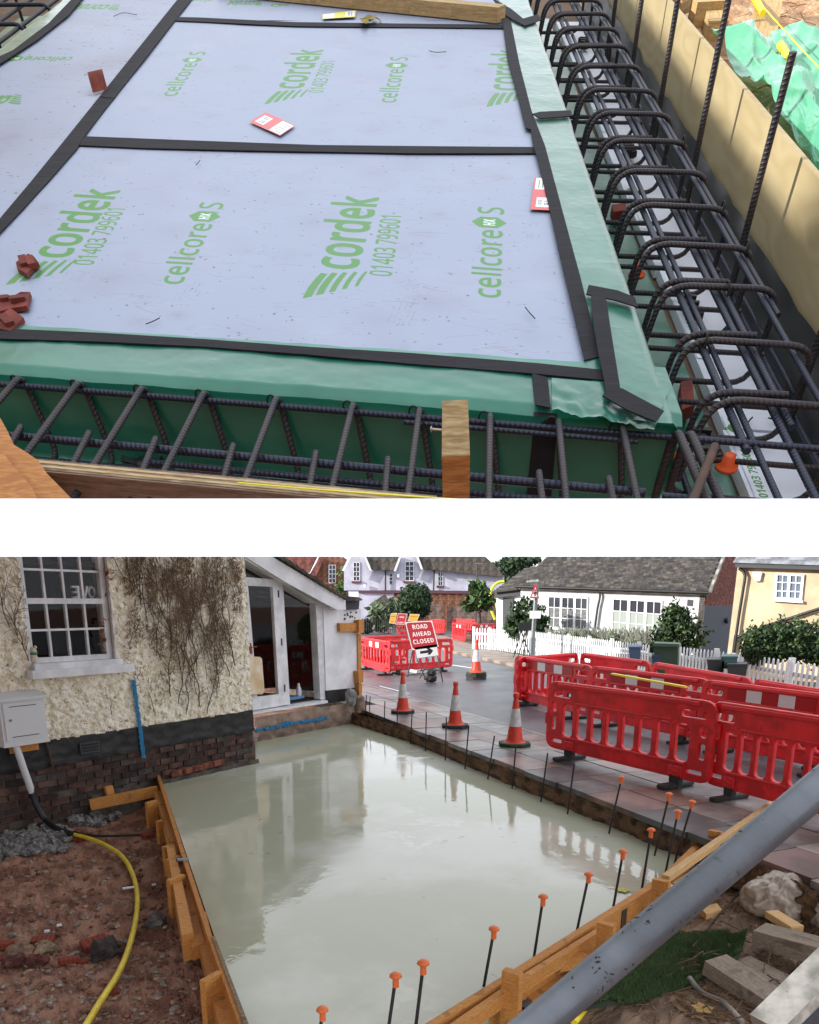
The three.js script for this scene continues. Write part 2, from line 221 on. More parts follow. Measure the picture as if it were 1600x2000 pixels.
function boardTex(x0, x1, y0, y1, prints, sd, ppm = Math.min(520, 2040 / Math.max(x1 - x0, y1 - y0))) {
  const w = Math.round((x1 - x0) * ppm), h = Math.round((y1 - y0) * ppm);
  return canvasTex(w, h, (x) => {
    x.fillStyle = '#8e99b0'; x.fillRect(0, 0, w, h); const s0 = seed; seed = sd;  // grey-blue base: the bluish sky shade on white boards is put into their colour
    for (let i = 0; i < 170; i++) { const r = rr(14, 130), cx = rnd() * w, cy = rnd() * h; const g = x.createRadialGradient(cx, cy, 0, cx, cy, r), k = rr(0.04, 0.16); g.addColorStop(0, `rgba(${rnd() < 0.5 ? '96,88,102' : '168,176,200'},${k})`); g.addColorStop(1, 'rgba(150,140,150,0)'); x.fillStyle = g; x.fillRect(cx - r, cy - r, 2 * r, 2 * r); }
    for (let i = 0; i < 260; i++) { x.strokeStyle = `rgba(104,94,104,${rr(0.06, 0.3)})`; x.lineWidth = rr(0.8, 3); x.beginPath(); const cx = rnd() * w, cy = rnd() * h, t = rr(-0.5, 0.5), l = rr(10, 90); x.moveTo(cx, cy); x.quadraticCurveTo(cx + l * 0.5, cy + t * l + rr(-6, 6), cx + l, cy + t * l); x.stroke(); }
    for (let i = 0; i < 420; i++) { const c = rnd() < 0.4; let cx = rnd() * w, cy = rnd() * h; x.fillStyle = `rgba(${c ? '90,66,66' : '62,60,72'},${rr(0.25, 0.8)})`; x.beginPath(); x.ellipse(cx, cy, rr(1.2, 4.2), rr(1, 2.6), rnd() * 3, 0, 7); x.fill(); }
    for (let i = 0; i < 60; i++) { const cx = rnd() * w, cy = rnd() * h; for (let k = 0; k < 26; k++) { x.fillStyle = `rgba(88,72,78,${rr(0.15, 0.5)})`; x.fillRect(cx + rr(-1, 1) * rr(2, 34), cy + rr(-1, 1) * rr(1, 14), rr(1, 3), rr(1, 2.4)); } }
    for (let i = 0; i < 9; i++) { const cx = rnd() * w, cy = rnd() * h, t = rnd() * 6.28; x.save(); x.translate(cx, cy); x.rotate(t); for (let k = 0; k < 13; k++) for (let q = 0; q < 5; q++) { if (rnd() < 0.35) continue; x.fillStyle = `rgba(96,84,92,${rr(0.05, 0.24)})`; x.fillRect(k * 9 + rr(-1, 1), q * 10 - 25 + rr(-1, 1), rr(4, 8), rr(3, 6)); } x.restore(); }
    for (let i = 0; i < 34; i++) { const cx = rnd() * w, cy = rnd() * h, l = rr(50, 240), t = rr(-0.7, 0.7), wd = rr(8, 40); for (let k = 0; k < 46; k++) { const f = rnd(), o = (rnd() + rnd() - 1) * wd; x.fillStyle = `rgba(${rnd() < 0.6 ? '108,98,104' : '178,178,188'},${rr(0.05, 0.22)})`; x.fillRect(cx + Math.cos(t) * l * f - Math.sin(t) * o, cy + Math.sin(t) * l * f + Math.cos(t) * o, rr(4, 22), rr(1, 2.6)); } }
    seed = s0; x.fillStyle = INK;
    for (const p of prints) {
      const [ax_, ay_] = axy(AP(...p.from)), [bx, by] = axy(AP(...p.to)), to = (X, Y) => [(X - x0) * ppm, (y1 - Y) * ppm], [qx, qy] = to(ax_, ay_), [rx, ry] = to(bx, by);
      const len = Math.hypot(rx - qx, ry - qy), s = p.size * ppm; x.save(); x.globalAlpha = p.alpha || 0.95; x.translate(qx, qy); x.rotate(Math.atan2(ry - qy, rx - qx));
      if (p.t === 'cordek') { x.save(); x.scale(len * 0.235 / (s * 0.9), 0.94); logoMark(x, s * 0.9); x.restore(); x.translate(len * 0.27, -s * 0.13); textRun(x, 'cordek', 'sans-serif', len * 0.73, s * 1.04, 'normal'); textRun2(x, 'cordek', len * 0.73, s * 1.04, 8); }
      else if (p.t === 'num') { textRun(x, '01403 799601', 'sans-serif', len, s, 'normal'); textRun2(x, '01403 799601', len, s, 1.6); }
      else { textRun(x, 'cellcore', 'sans-serif', len * 0.72, s, 'normal'); textRun2(x, 'cellcore', len * 0.72, s, 2.4); x.translate(len * 0.735, s * 0.03); hexMark(x, s * 0.82); x.translate(len * 0.165, 0); textRun(x, p.tail || 'S', 'sans-serif', len * 0.1, s * 1.05, 'normal'); textRun2(x, p.tail || 'S', len * 0.1, s * 1.05, 2.4); }
      x.restore();
    }
  });
}
function textRun2(x, str, len, size, lw = 4) { x.save(); x.font = 'normal 100px sans-serif'; const w = x.measureText(str).width; x.scale(len / w, size / 100); x.strokeStyle = INK; x.lineJoin = 'round'; x.lineWidth = lw * 100 / size * 0.9; x.strokeText(str, 0, 0); x.restore(); }
function board(x0, x1, y0, y1, prints, label, sd, h0 = -0.2, h1 = 0) {
  const t = thing('void_former_board', label, 'board', a((x0 + x1) / 2, (y0 + y1) / 2, h0), 'printed white void former boards');
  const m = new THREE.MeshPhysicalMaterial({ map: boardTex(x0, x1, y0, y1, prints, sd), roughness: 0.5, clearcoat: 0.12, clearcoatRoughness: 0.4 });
  const N = 18, g = sheet((s, q) => a(x0 + (x1 - x0) * s, y0 + (y1 - y0) * q, h1 + 0.004 * fbm(s * 2.2 + sd, q * 2.2)), N, N, 1, 1); part('printed_face', g, m, t);
  part('core', abox(x0, x1, y0, y1, h0, h1 - 0.006), plain([190, 196, 208], 0.6), t); return t;
}
const BX0 = -1.95, BX1 = 0.515, BL = -2.97;
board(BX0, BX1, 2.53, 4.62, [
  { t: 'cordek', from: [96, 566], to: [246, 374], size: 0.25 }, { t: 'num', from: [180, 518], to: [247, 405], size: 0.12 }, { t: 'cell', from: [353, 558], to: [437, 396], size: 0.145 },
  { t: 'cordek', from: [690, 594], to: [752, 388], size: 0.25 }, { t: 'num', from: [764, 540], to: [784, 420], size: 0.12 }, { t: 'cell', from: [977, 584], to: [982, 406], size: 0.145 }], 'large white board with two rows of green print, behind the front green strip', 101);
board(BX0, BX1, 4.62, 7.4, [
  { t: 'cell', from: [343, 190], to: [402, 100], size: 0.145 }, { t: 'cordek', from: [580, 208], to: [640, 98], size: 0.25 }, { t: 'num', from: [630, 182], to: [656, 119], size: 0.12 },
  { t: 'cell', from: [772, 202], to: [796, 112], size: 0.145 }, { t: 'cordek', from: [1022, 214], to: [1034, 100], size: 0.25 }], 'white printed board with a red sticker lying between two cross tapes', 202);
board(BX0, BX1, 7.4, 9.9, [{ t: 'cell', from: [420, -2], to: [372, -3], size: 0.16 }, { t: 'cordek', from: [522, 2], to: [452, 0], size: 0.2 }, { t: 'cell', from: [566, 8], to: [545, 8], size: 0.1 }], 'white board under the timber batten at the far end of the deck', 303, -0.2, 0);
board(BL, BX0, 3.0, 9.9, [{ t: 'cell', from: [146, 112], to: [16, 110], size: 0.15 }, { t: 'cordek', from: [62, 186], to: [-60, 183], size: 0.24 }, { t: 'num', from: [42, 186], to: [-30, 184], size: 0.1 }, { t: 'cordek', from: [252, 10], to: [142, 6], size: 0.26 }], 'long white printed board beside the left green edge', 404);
ground('trench_floor', [abox(-14, 1.46, 0.6, 22, -0.52, -0.43)], mottle('dark_floor', rgb(118, 98, 80), rgb(92, 74, 60), { metres: 1.2, rough: 0.9, bump: 0.01, sd: 15 }));
single('edge_lip', [abox(-2.6, 0.69, 2.305, 2.525, -0.05, -0.016)], plain([206, 212, 220], 0.6), 'white board lip under the front green strip', 'board', 'board lips under the membrane');
single('edge_lip', [abox(0.52, 0.685, 2.53, 10, -0.05, -0.016)], plain([206, 212, 220], 0.6), 'white board lip under the side green strip', 'board', 'board lips under the membrane');
// --- green membrane dressed over the deck's edges
const wrk = (x, y, k = 1) => 0.004 * k * fbm(x * 4, y * 4, 3) + 0.0018 * k * ns(x * 15, y * 15, 1);
function dressed(profile, s0, s1, at, nu = 90) { // profile of [across, height], swept from s0 to s1
  const c = [0]; for (let i = 1; i < profile.length; i++) c.push(c[i - 1] + Math.hypot(profile[i][0] - profile[i - 1][0], profile[i][1] - profile[i - 1][1])); const L = c[c.length - 1];
  return sheet((s, t) => { const d = t * L; let i = 1; while (i < c.length - 1 && c[i] < d) i++; const k = (d - c[i - 1]) / (c[i] - c[i - 1]), p = profile[i - 1][0] + (profile[i][0] - profile[i - 1][0]) * k, h = profile[i - 1][1] + (profile[i][1] - profile[i - 1][1]) * k, q = s0 + (s1 - s0) * s; return at(q, p + wrk(q, d, 1), h + wrk(q + 9, d, 1)); }, nu, 46, s1 - s0, L);
}
single('green_membrane', dressed([[2.58, 0.012], [2.31, 0.01], [2.275, -0.012]], -2.6, 0.735, (q, p, h) => a(q, p, h)), M.green, 'green plastic membrane folded over the deck front above the cage', 'membrane');
single('side_membrane', dressed([[2.262, -0.004], [2.25, -0.28], [2.22, -0.31]], -2.6, 0.72, (q, p, h) => a(q, p, h)), M.green, 'dark green plastic membrane on the upright front face behind the cage', 'membrane');
single('green_membrane', dressed([[2.235, -0.30], [1.95, -0.312], [1.4, -0.31]], -2.6, 0.74, (q, p, h) => a(q, p, h)), M.green, 'green plastic membrane on the bottom of the front trench', 'membrane');
single('green_membrane', dressed([[0.49, 0.014], [0.70, 0.012], [0.722, -0.015], [0.745, -0.38], [0.78, -0.415], [1.085, -0.415]], 2.245, 10, (q, p, h) => a(p, q, h), 130), M.green, 'green plastic membrane along the deck edge beside the plywood trench', 'membrane');
single('green_membrane', dressed([[-2.93, 0.012], [-3.08, 0.01], [-3.11, -0.02], [-3.14, -0.40], [-4.4, -0.415]], 3.2, 10.2, (q, p, h) => a(p, q, h)), M.green, 'green plastic membrane dropping into the trench left of the deck', 'membrane');
single('green_flap', sheet((() => { const b = bil([AP(1078, 738, 0.02), AP(1308, 758, 0.02), AP(1278, 838, 0.02), AP(1078, 800, 0.02)]); return (s, t) => b(s, t).addScaledVector(AN, 0.016 * fbm(s * 5, t * 3, 2) * t); })(), 30, 14, 0.6, 0.2), M.green, 'crumpled green corner flap of membrane by the bent tapes', 'membrane');
// --- black joint tapes
const tape = (s, label, h = 0.016, cat = 'tape') => { const P = px2(s).map(([u, v]) => AP(u, v, h)); return single('joint_tape', prism(P, AN.clone().multiplyScalar(-0.004)), M.tape, label, cat, 'black joint tapes on the deck'); };
tape('357,-14 384,-14 165,265 150,290 96,352 45,408 -20,474 -20,450 60,355 125,275', 'long black tape along the joint beside the left board', 0.009);
tape('345,33 390,34 575,43 800,46 985,48 985,55 800,53 575,51 343,40', 'thin black cross tape below the timber batten', 0.008);
tape('167,266 400,275 620,283 800,285 1048,287 1048,299 800,299 500,294 280,289 148,283', 'black cross tape midway over the deck', 0.008);
tape('978,14 996,30 1015,125 1038,215 1065,285 1085,360 1120,490 1135,545 1172,696 1142,703 1092,490 1072,400 1050,310 1042,285 1037,252 1027,250 1015,200 992,115', 'long black tape along the green edge beside the trench', 0.018);
tape('-40,640 0,641 200,650 400,662 600,677 800,689 1050,709 1177,722 1180,742 1040,729 800,710 600,692 400,677 200,667 0,661 -40,660', 'black tape along the front edge of the deck', 0.019);
tape('1040,729 1070,737 1076,796 1046,790', 'short black tape turning down over the front edge', 0.0205);
single('joint_tape', hexa(a(0.30, 2.26, -0.3), a(0.38, 2.26, -0.3), a(0.38, 2.24, -0.3), a(0.30, 2.24, -0.3), a(0.30, 2.285, -0.005), a(0.37, 2.285, -0.005), a(0.37, 2.262, -0.005), a(0.30, 2.262, -0.005)), M.tape, 'black tape hanging down the green front face behind the cage', 'tape', 'black joint tapes on the deck');
tape('1150,556 1207,567 1240,580 1246,599 1200,585 1145,574', 'black tape crossing the green edge at its bent corner', 0.034);
tape('1155,576 1184,582 1195,655 1212,760 1185,776 1180,740 1167,680 1157,615', 'black tape bending down beside the board corner', 0.038);
tape('1190,760 1215,758 1297,802 1281,823 1225,800 1177,772', 'crumpled black tape end pointing at the cage corner', 0.048);
tape('1040,222 1055,218 1115,215 1118,226 1055,231', 'short black tape across the green edge', 0.026);
tape('960,-6 1000,18 1022,36 1050,28 1058,38 1026,50 998,36 982,24', 'jagged black tape by the end of the batten', 0.026);
tape('146,-8 165,-8 133,30 72,78 -6,128 -6,112 25,98 95,45', 'black tape along the left green edge', 0.016);
// --- stickers
function sticker(c, draw, label, h) { const P = px2(c).map(([u, v]) => AP(u, v, h)), g = sheet((s, t) => P[0].clone().lerp(P[1], s).lerp(P[3].clone().lerp(P[2], s), t), 2, 2, 1, 1); single('label_sticker', g, new THREE.MeshStandardMaterial({ map: canvasTex(256, 128, draw), roughness: 0.35 }), label, 'sticker', 'stickers on the deck'); }
const redLabel = (n1, n2) => (x) => { x.fillStyle = '#c8393c'; x.fillRect(0, 0, 256, 128); x.fillStyle = '#e6e8f0'; x.fillRect(22, 24, 72, 78); x.fillRect(158, 8, 92, 112); x.fillStyle = '#222838'; x.font = 'bold 34px sans-serif'; x.fillText(n1, 36, 58); x.fillText(n2, 36, 94); x.fillStyle = '#4a8a4a'; x.font = '16px sans-serif'; for (let i = 0; i < 5; i++) x.fillRect(166, 18 + i * 20, 26 + ((i * 37) % 40), 6); x.fillStyle = '#445'; for (let i = 0; i < 5; i++) x.fillRect(205, 26 + i * 18, 34, 4); };
sticker('577,245 519,219 487,238 547,265', (x) => { redLabel('07', '10')(x); x.fillStyle = '#c8393c'; x.fillRect(0, 0, 256, 128); x.fillStyle = '#e6e8f0'; x.fillRect(162, 24, 72, 78); x.fillRect(6, 8, 92, 112); x.fillStyle = '#222838'; x.font = 'bold 34px sans-serif'; x.fillText('07', 176, 58); x.fillText('10', 176, 94); for (let i = 0; i < 5; i++) { x.fillStyle = i % 2 ? '#4a8a4a' : '#556'; x.fillRect(14, 18 + i * 20, 40 + ((i * 29) % 36), 5); } }, 'red and white rectangular sticker in the middle of a board', 0.012);
sticker('1036,409 1045,346 1092,348 1080,411', redLabel('07', '10'), 'red and white sticker half under the edge tape', 0.0125);
sticker('695,20 630,28 630,37 694,33', (x) => { x.fillStyle = '#d8d23c'; x.fillRect(0, 0, 256, 128); x.fillStyle = '#e6e8f0'; x.fillRect(8, 20, 70, 90); x.fillRect(165, 8, 84, 112); x.fillStyle = '#222838'; x.font = 'bold 40px sans-serif'; x.fillText('13', 18, 62); x.fillText('18', 18, 100); }, 'yellow and white sticker near the timber batten', 0.012);
single('timber_batten', beam(AP(430, -26, 0.045), AP(980, 27, 0.045), 0.1, 0.075, AN), M.pine, 'pale sawn timber batten lying across the far boards', 'timber');
{ const P = px2('702,36 712,34 718,28 728,30 736,29 732,38 726,40 716,46 708,44').map(([u, v], i) => AP(u, v, 0.02 + (i % 3) * 0.012)), t = thing('fallen_leaf', 'curled brown leaf lying by the batten', 'leaf', AP(718, 38)); const c = AP(719, 38, 0.03), Q = [], U = []; P.forEach((p, i) => { const q = P[(i + 1) % P.length]; for (const k of [c, p, q]) { Q.push(k.x, k.y, k.z); U.push(0, 0); } }); part('blade', tri(Q, U), M.leaf, t); part('stalk', tube([AP(732, 34, 0.02), AP(741, 38, 0.015), AP(744, 45, 0.01)], 0.003), M.leaf, t); }
// --- broken roof tile pieces
const shard = (s, label, th = 0.03) => { const P = px2(s).map(([u, v], i) => AP(u, v, 0.02 + (i % 2) * 0.006)), c = P.reduce((q, p) => q.add(p), V3()).multiplyScalar(1 / P.length), t = thing('tile_fragment', label, 'tile fragment', c.clone().addScaledVector(AN, -0.02), 'broken clay tile pieces'); part('piece', prism(P, AN.clone().multiplyScalar(-0.016)), M.terracotta, t); for (const k of [-0.35, 0.3]) { const d = P[1].clone().sub(P[Math.min(4, P.length - 1)]).multiplyScalar(0.32), o = c.clone().addScaledVector(P[0].clone().sub(c), k).addScaledVector(AN, 0.004); part('rib', beam(o.clone().sub(d), o.clone().add(d), 0.03, 0.02, AN), M.terracotta, t); } };
single('tile_fragment', (() => { const A_ = AP(184, 191, 0), e = AP(213, 184, 0).sub(A_), f = AP(180, 172, 0).sub(A_); return sheet((s, t) => A_.clone().addScaledVector(e, s).addScaledVector(f, 0.15 + t * 0.75).addScaledVector(AN, 0.015 + 0.07 * Math.sin(t * Math.PI * 0.8)), 6, 10, 0.2, 0.2); })(), M.terracotta, 'curved brown tile piece resting on the left joint tape', 'tile fragment', 'broken clay tile pieces');
shard('31,512 55,495 66,500 75,512 64,520 52,534 33,523', 'small clay tile piece beside the green logo', 0.028);
shard('-30,588 15,575 24,579 40,570 59,570 52,597 20,602 -30,616', 'ribbed clay tile piece near the board edge', 0.035);
shard('-30,612 -5,620 20,601 46,620 20,646 -5,640 -30,632', 'flat clay tile piece next to the front tape', 0.03);
for (const [p, l] of [['285,633 298,628 312,621', 'short pale twig on the near board'], ['1026,600 1034,610 1045,622', 'dark nail lying near the bent tape'], ['383,322 387,318 391,313', 'tiny twig on the near board'], ['222,32 240,25 268,29', 'thin bent wire on the left board'], ['838,99 850,102 872,101', 'thin twig on the green edge'], ['196,188 208,190 223,191', 'silver wire beside the curved tile piece']]) single('twig', tube(px2(p).map(([u, v]) => AP(u, v, 0.012)), 0.0018, { rad: 5 }), M.wire, l, 'twig');
// --- reinforcement cages
function bendPath(pts, r) { const o = []; pts.forEach((p, i) => { if (!i || i === pts.length - 1) { o.push(p); return; } const A_ = pts[i - 1].clone().sub(p), B_ = pts[i + 1].clone().sub(p), k = Math.min(r, A_.length() / 2.1, B_.length() / 2.1); A_.setLength(k); B_.setLength(k); for (let j = 0; j <= 4; j++) { const t = j / 4; o.push(p.clone().addScaledVector(A_, (1 - t) * (1 - t)).addScaledVector(B_, t * t)); } }); return o; }
function linkGeo(pts, r = 0.0105, bend = 0.07) { r *= unit; bend *= unit; const c = new THREE.CurvePath(), q = bendPath(pts, bend); for (let i = 0; i + 1 < q.length; i++) c.add(new THREE.LineCurve3(q[i], q[i + 1])); const n = q.length * 5; const g = new THREE.TubeGeometry(c, n, r, 7); const L = c.getLength(), uv = g.attributes.uv; for (let i = 0; i < uv.count; i++) uv.setXY(i, uv.getX(i) * L, uv.getY(i) * 0.06); return g.toNonIndexed(); }
{
  const t = thing('rebar_cage', 'dark steel reinforcement cage with hooped links in the plywood trench', 'rebar cage', a(1.0, 5, -0.4));
  const ys = [9.0, 8.5, 8.0, 7.56, 7.13, 6.67, 6.2, 5.72, 5.29, 4.85, 4.42, 4.01, 3.6, 3.22, 2.81, 2.43];
  for (const y of ys) part('link', linkGeo([a(1.08, y + 0.055, -0.002), a(0.835, y + 0.045, -0.002), a(0.79, y + 0.02, -0.34), a(1.25, y + 0.03, -0.34), a(1.255, y + rr(-0.02, 0.02), 0), a(0.85, y, 0), a(0.795, y - 0.06, -0.24)], 0.011, 0.085), M.rebarBrown, t);
  for (const [x, h, y0, y1, r] of [[0.905, -0.028, 2.2, 9.6, 0.015], [0.935, -0.03, 1.6, 9.6, 0.012], [1.035, -0.03, 1.5, 9.4, 0.014], [1.066, -0.028, 2.35, 9.6, 0.014], [1.195, -0.03, 1.7, 9.6, 0.013], [1.22, -0.032, 3.1, 9.6, 0.012], [0.86, -0.31, 1.5, 9.6, 0.014], [1.34, -0.31, 1.5, 9.6, 0.014], [1.385, -0.31, 1.5, 9.6, 0.014]]) part('long_bar', rod(a(x, y0, h), a(x + rr(-0.01, 0.01), y1, h), r * 0.8), M.rebar, t);
  for (const y of ys.slice(3)) part('cross_bar', rod(a(0.78, y + 0.17, -0.29), a(1.33, y + 0.17, -0.29), 0.01), M.rebarBrown, t);
  for (const [y, x] of [[2.81, 0.905], [3.22, 1.066], [4.01, 1.22], [4.85, 1.22], [3.6, 1.22]]) part('tie_wire', tube([0, 1, 2, 3, 4, 5].map((q) => a(x, y, -0.012).addScaledVector(AL, 0.022 * Math.cos(q * 1.047)).addScaledVector(AN, 0.034 * Math.sin(q * 1.047))), 0.0035, { closed: true, rad: 5 }), M.wire, t);
}
{
  const t = thing('rebar_cage', 'dark blue steel reinforcement cage of slanting links along the front trench', 'rebar cage', a(-0.3, 2, -0.3));
  for (const [i, x] of [-1.66, -1.435, -1.216, -0.989, -0.774, -0.531, -0.281, -0.071, 0.146, 0.35, 0.535].entries()) { const k = 0.06 * (1 - i / 11); part('link', linkGeo([a(x - k - 0.05, 1.63, -0.25), a(x + 0.06, 2.2, -0.25), a(x + 0.02, 2.265, 0.002), a(x - k, 1.60, 0.002)], 0.0102, 0.045), M.rebarBrown, t); part('link_lap', rod(a(x - k - 0.05, 1.965, -0.004), a(x - k - 0.055, 1.62, -0.004), 0.0102), M.rebarBrown, t); part('tie_wire', tube([0, 1, 2, 3, 4, 5].map((q) => a(x, 2.24, -0.012).addScaledVector(AC, 0.015 * Math.cos(q * 1.047)).addScaledVector(AN, 0.021 * Math.sin(q * 1.047))), 0.003, { closed: true, rad: 5 }), M.wire, t); }
  for (const x of [0.71, 0.745]) part('corner_link', linkGeo([a(x - 0.01, 2.25, -0.3), a(x, 2.25, 0.0), a(x + 0.03, 1.55, 0.0)], 0.0125, 0.05), M.rebarBrown, t);
  for (const [y, h, x0, x1, r] of [[2.235, -0.022, -1.9, 1.5, 0.012], [2.205, -0.025, -0.1, 0.6, 0.009], [1.948, -0.028, -1.9, 0.58, 0.0155], [1.925, -0.06, -0.9, 0.75, 0.0125], [1.905, -0.075, -0.5, 1.5, 0.012], [1.87, -0.09, 0.1, 0.5, 0.011], [2.14, -0.23, -1.9, 0.7, 0.012], [1.75, -0.23, -1.9, 0.7, 0.012], [1.93, -0.02, 0.62, 1.5, 0.012]]) part('long_bar', rod(a(x0, y, h), a(x1, y + rr(-0.008, 0.008), h), r * 0.82), M.rebar, t);
}
{
  const t = thing('rebar_cage', 'dark steel cage links in the trench left of the deck', 'rebar cage', a(-3.5, 7, -0.4));
  for (const y of [5.4, 6.1, 6.8, 7.5, 8.2, 8.9]) part('link', linkGeo([a(-3.25, y, -0.35), a(-3.25, y, -0.03), a(-3.85, y, -0.03), a(-3.85, y, -0.35)], 0.014, 0.08), M.rebar, t);
  for (const [x, h] of [[-3.3, -0.05], [-3.55, -0.05], [-3.8, -0.05], [-3.3, -0.31], [-3.6, -0.31]]) part('long_bar', rod(a(x, 4.5, h), a(x, 9.8, h), 0.014), M.rebarBrown, t);
}
// upright starter bars standing in front of the plywood
[[1.31, 2.95, 0.9], [1.315, 3.95, 0.475], [1.3, 4.9, 0.8], [1.3, 5.87, 0.8], [1.3, 6.85, 0.8], [1.3, 7.8, 0.8]].forEach(([x, y, h], i) => single('starter_bar', rod(a(x + 0.01, y, -0.34), a(x - 0.005, y + 0.01, h), 0.0145, 8), M.rebarBrown, ['upright ribbed steel bar between the cage corner and the shaded plywood', 'upright ribbed steel bar with its cut end showing before the green sheet', 'tall upright ribbed steel bar, next along after the one with a cut end', 'tall upright ribbed steel bar, second along after the one with a cut end', 'tall upright ribbed steel bar, third along after the one with a cut end', 'tall upright ribbed steel bar, fourth along after the one with a cut end'][i], 'steel bar', 'upright steel bars along the plywood'));
// --- white strip in the bottom of the trench, spacers, caps
{
  const t = thing('void_former_strip', 'narrow white printed strip on the trench bottom under the cage', 'board', a(1.2, 5, -0.42));
  const runs = [[1.6, 2.95], [2.97, 4.4], [4.42, 6.2], [6.22, 9.6]];
  runs.forEach(([y0, y1], i) => part('strip', abox(1.10 + (i % 2) * 0.012, 1.31 + (i % 2) * 0.01, y0, y1, -0.42, -0.37), plain([214, 220, 232], 0.5), t));
  const pr = canvasTex(512, 64, (x) => { x.fillStyle = '#d6dce8'; x.fillRect(0, 0, 512, 64); x.fillStyle = INK; x.font = 'bold 44px sans-serif'; x.fillText('01403 799601', 20, 48); x.save(); x.translate(400, 58); hexMark(x, 52); x.restore(); x.font = 'bold 44px sans-serif'; x.fillText('B', 470, 50); });
  for (const y of [2.5, 3.5, 5.0, 6.5]) part('print', sheet((s, q) => a(1.175 - q * 0.06, y + 0.55 * s, -0.366), 2, 2, 1, 1), new THREE.MeshStandardMaterial({ map: pr, roughness: 0.5 }), t);
}
single('black_membrane', sheet((s, q) => a(1.33 + 0.12 * q + 0.012 * fbm(s * 30, q * 3), 1.6 + 8.2 * s, -0.41 + 0.24 * q + 0.02 * fbm(s * 24, q * 2, 5)), 120, 8, 8, 0.3), M.black, 'black plastic sheet at the foot of the plywood board', 'membrane');
for (const [u, v, h, l] of [[1350, 600, -0.33, 'black plastic bar spacer clipped over the white strip'], [1228, 292, -0.33, 'small black bar spacer far along the trench'], [1377, 868, -0.3, 'black bar spacer below the cage corner'], [1140, 84, -0.33, 'tiny black bar spacer at the far trench end']]) { const c = AP(u, v, h), t = thing('bar_spacer', l, 'spacer', c); part('clip', beam(c.clone().addScaledVector(AL, -0.09).addScaledVector(AC, 0.02), c.clone().addScaledVector(AL, 0.09).addScaledVector(AC, -0.02), 0.032, 0.03, AN), M.black, t); part('foot', [-0.06, 0, 0.06].map((k) => beam(c.clone().addScaledVector(AL, k).addScaledVector(AC, -0.03), c.clone().addScaledVector(AL, k).addScaledVector(AC, 0.03), 0.02, 0.05, AN)), M.black, t); }
{ const c = AP(285, 920, -0.29), t = thing('bar_spacer', 'spiky round black spacer wheel on the green trench floor', 'spacer', c); part('hub', lathe([[0, 0], [0.035, 0], [0.035, 0.03], [0.018, 0.045], [0, 0.045]], c, 12, AN), M.black, t); const sp = []; for (let i = 0; i < 22; i++) { const k = i / 22 * 6.283; sp.push(rod(c.clone().addScaledVector(AN, 0.02), c.clone().addScaledVector(AC, Math.cos(k) * 0.075).addScaledVector(AL, Math.sin(k) * 0.075).addScaledVector(AN, 0.01 + rr(0, 0.045)), 0.006, 4)); } part('spikes', sp, M.black, t); }
for (const [u, v, h, l] of [[1299, 895, -0.24, 'orange bar cap on the foot of a cage leg'], [1418, 915, -0.31, 'orange disc cap on the white strip'], [1243, 540, -0.3, 'tiny orange bar cap under a cage link']]) single('orange_bar_cap', lathe([[0, 0.05], [0.02, 0.05], [0.022, 0.02], [0.038, 0.012], [0.038, 0], [0, 0]], AP(u, v, h), 14, AN), M.orangeCap, l, 'spacer', 'orange bar caps in the trench');  // orange plastic caps of the steel bars, not spacers
for (const [s, h, l] of [['1330,745 1352,742 1358,790 1332,800', -0.36, 'red brick piece under the cage corner'], ['1518,752 1534,756 1530,776 1512,772', -0.36, 'small red brick piece beside the white strip'], ['1195,400 1222,396 1224,410 1198,414', -0.37, 'red brick piece under a far link'], ['370,898 440,915 436,950 362,935', -0.29, 'square red tile lying on the green trench floor'], ['1010,960 1060,968 1060,990 1000,985', -0.29, 'flat red tile behind the timber post']]) single('brick_fragment', prism(px2(s).map(([u, v]) => AP(u, v, h + 0.03)), AN.clone().multiplyScalar(-0.05)), M.terracotta, l, 'brick fragment', 'brick pieces in the trenches');
single('label_sticker', sheet(bil([AP(520, 912, -0.285), AP(610, 922, -0.285), AP(610, 948, -0.285), AP(520, 938, -0.285)]), 2, 2, 1, 1), new THREE.MeshStandardMaterial({ roughness: 0.5, map: canvasTex(128, 64, (x) => { x.fillStyle = '#6f9a58'; x.fillRect(0, 0, 128, 64); x.fillStyle = '#86a890'; x.fillRect(0, 0, 60, 64); x.fillStyle = '#223428'; x.font = 'bold 30px sans-serif'; x.fillText('13', 20, 44); }) }), 'greenish yellow sticker on the trench floor behind the plywood', 'sticker');
single('rusty_stake', rod(AP(1396, 872, 0.02), AP(1340, 1010, 0.05), 0.0125, 8), M.rust, 'short rusty steel stake leaning at the cage corner', 'stake');
for (const s of ['1506,792 1516,806 1512,818 1500,816', '1455,838 1462,824 1470,815', '1458,885 1470,875 1486,874', '860,842 880,852 905,858']) single('tie_wire_offcut', tube(px2(s).map(([u, v]) => AP(u, v, -0.35)), 0.003, { rad: 5 }), M.wire, 'thin dark offcut of tie wire on the trench bottom', 'wire', 'tie wire offcuts');
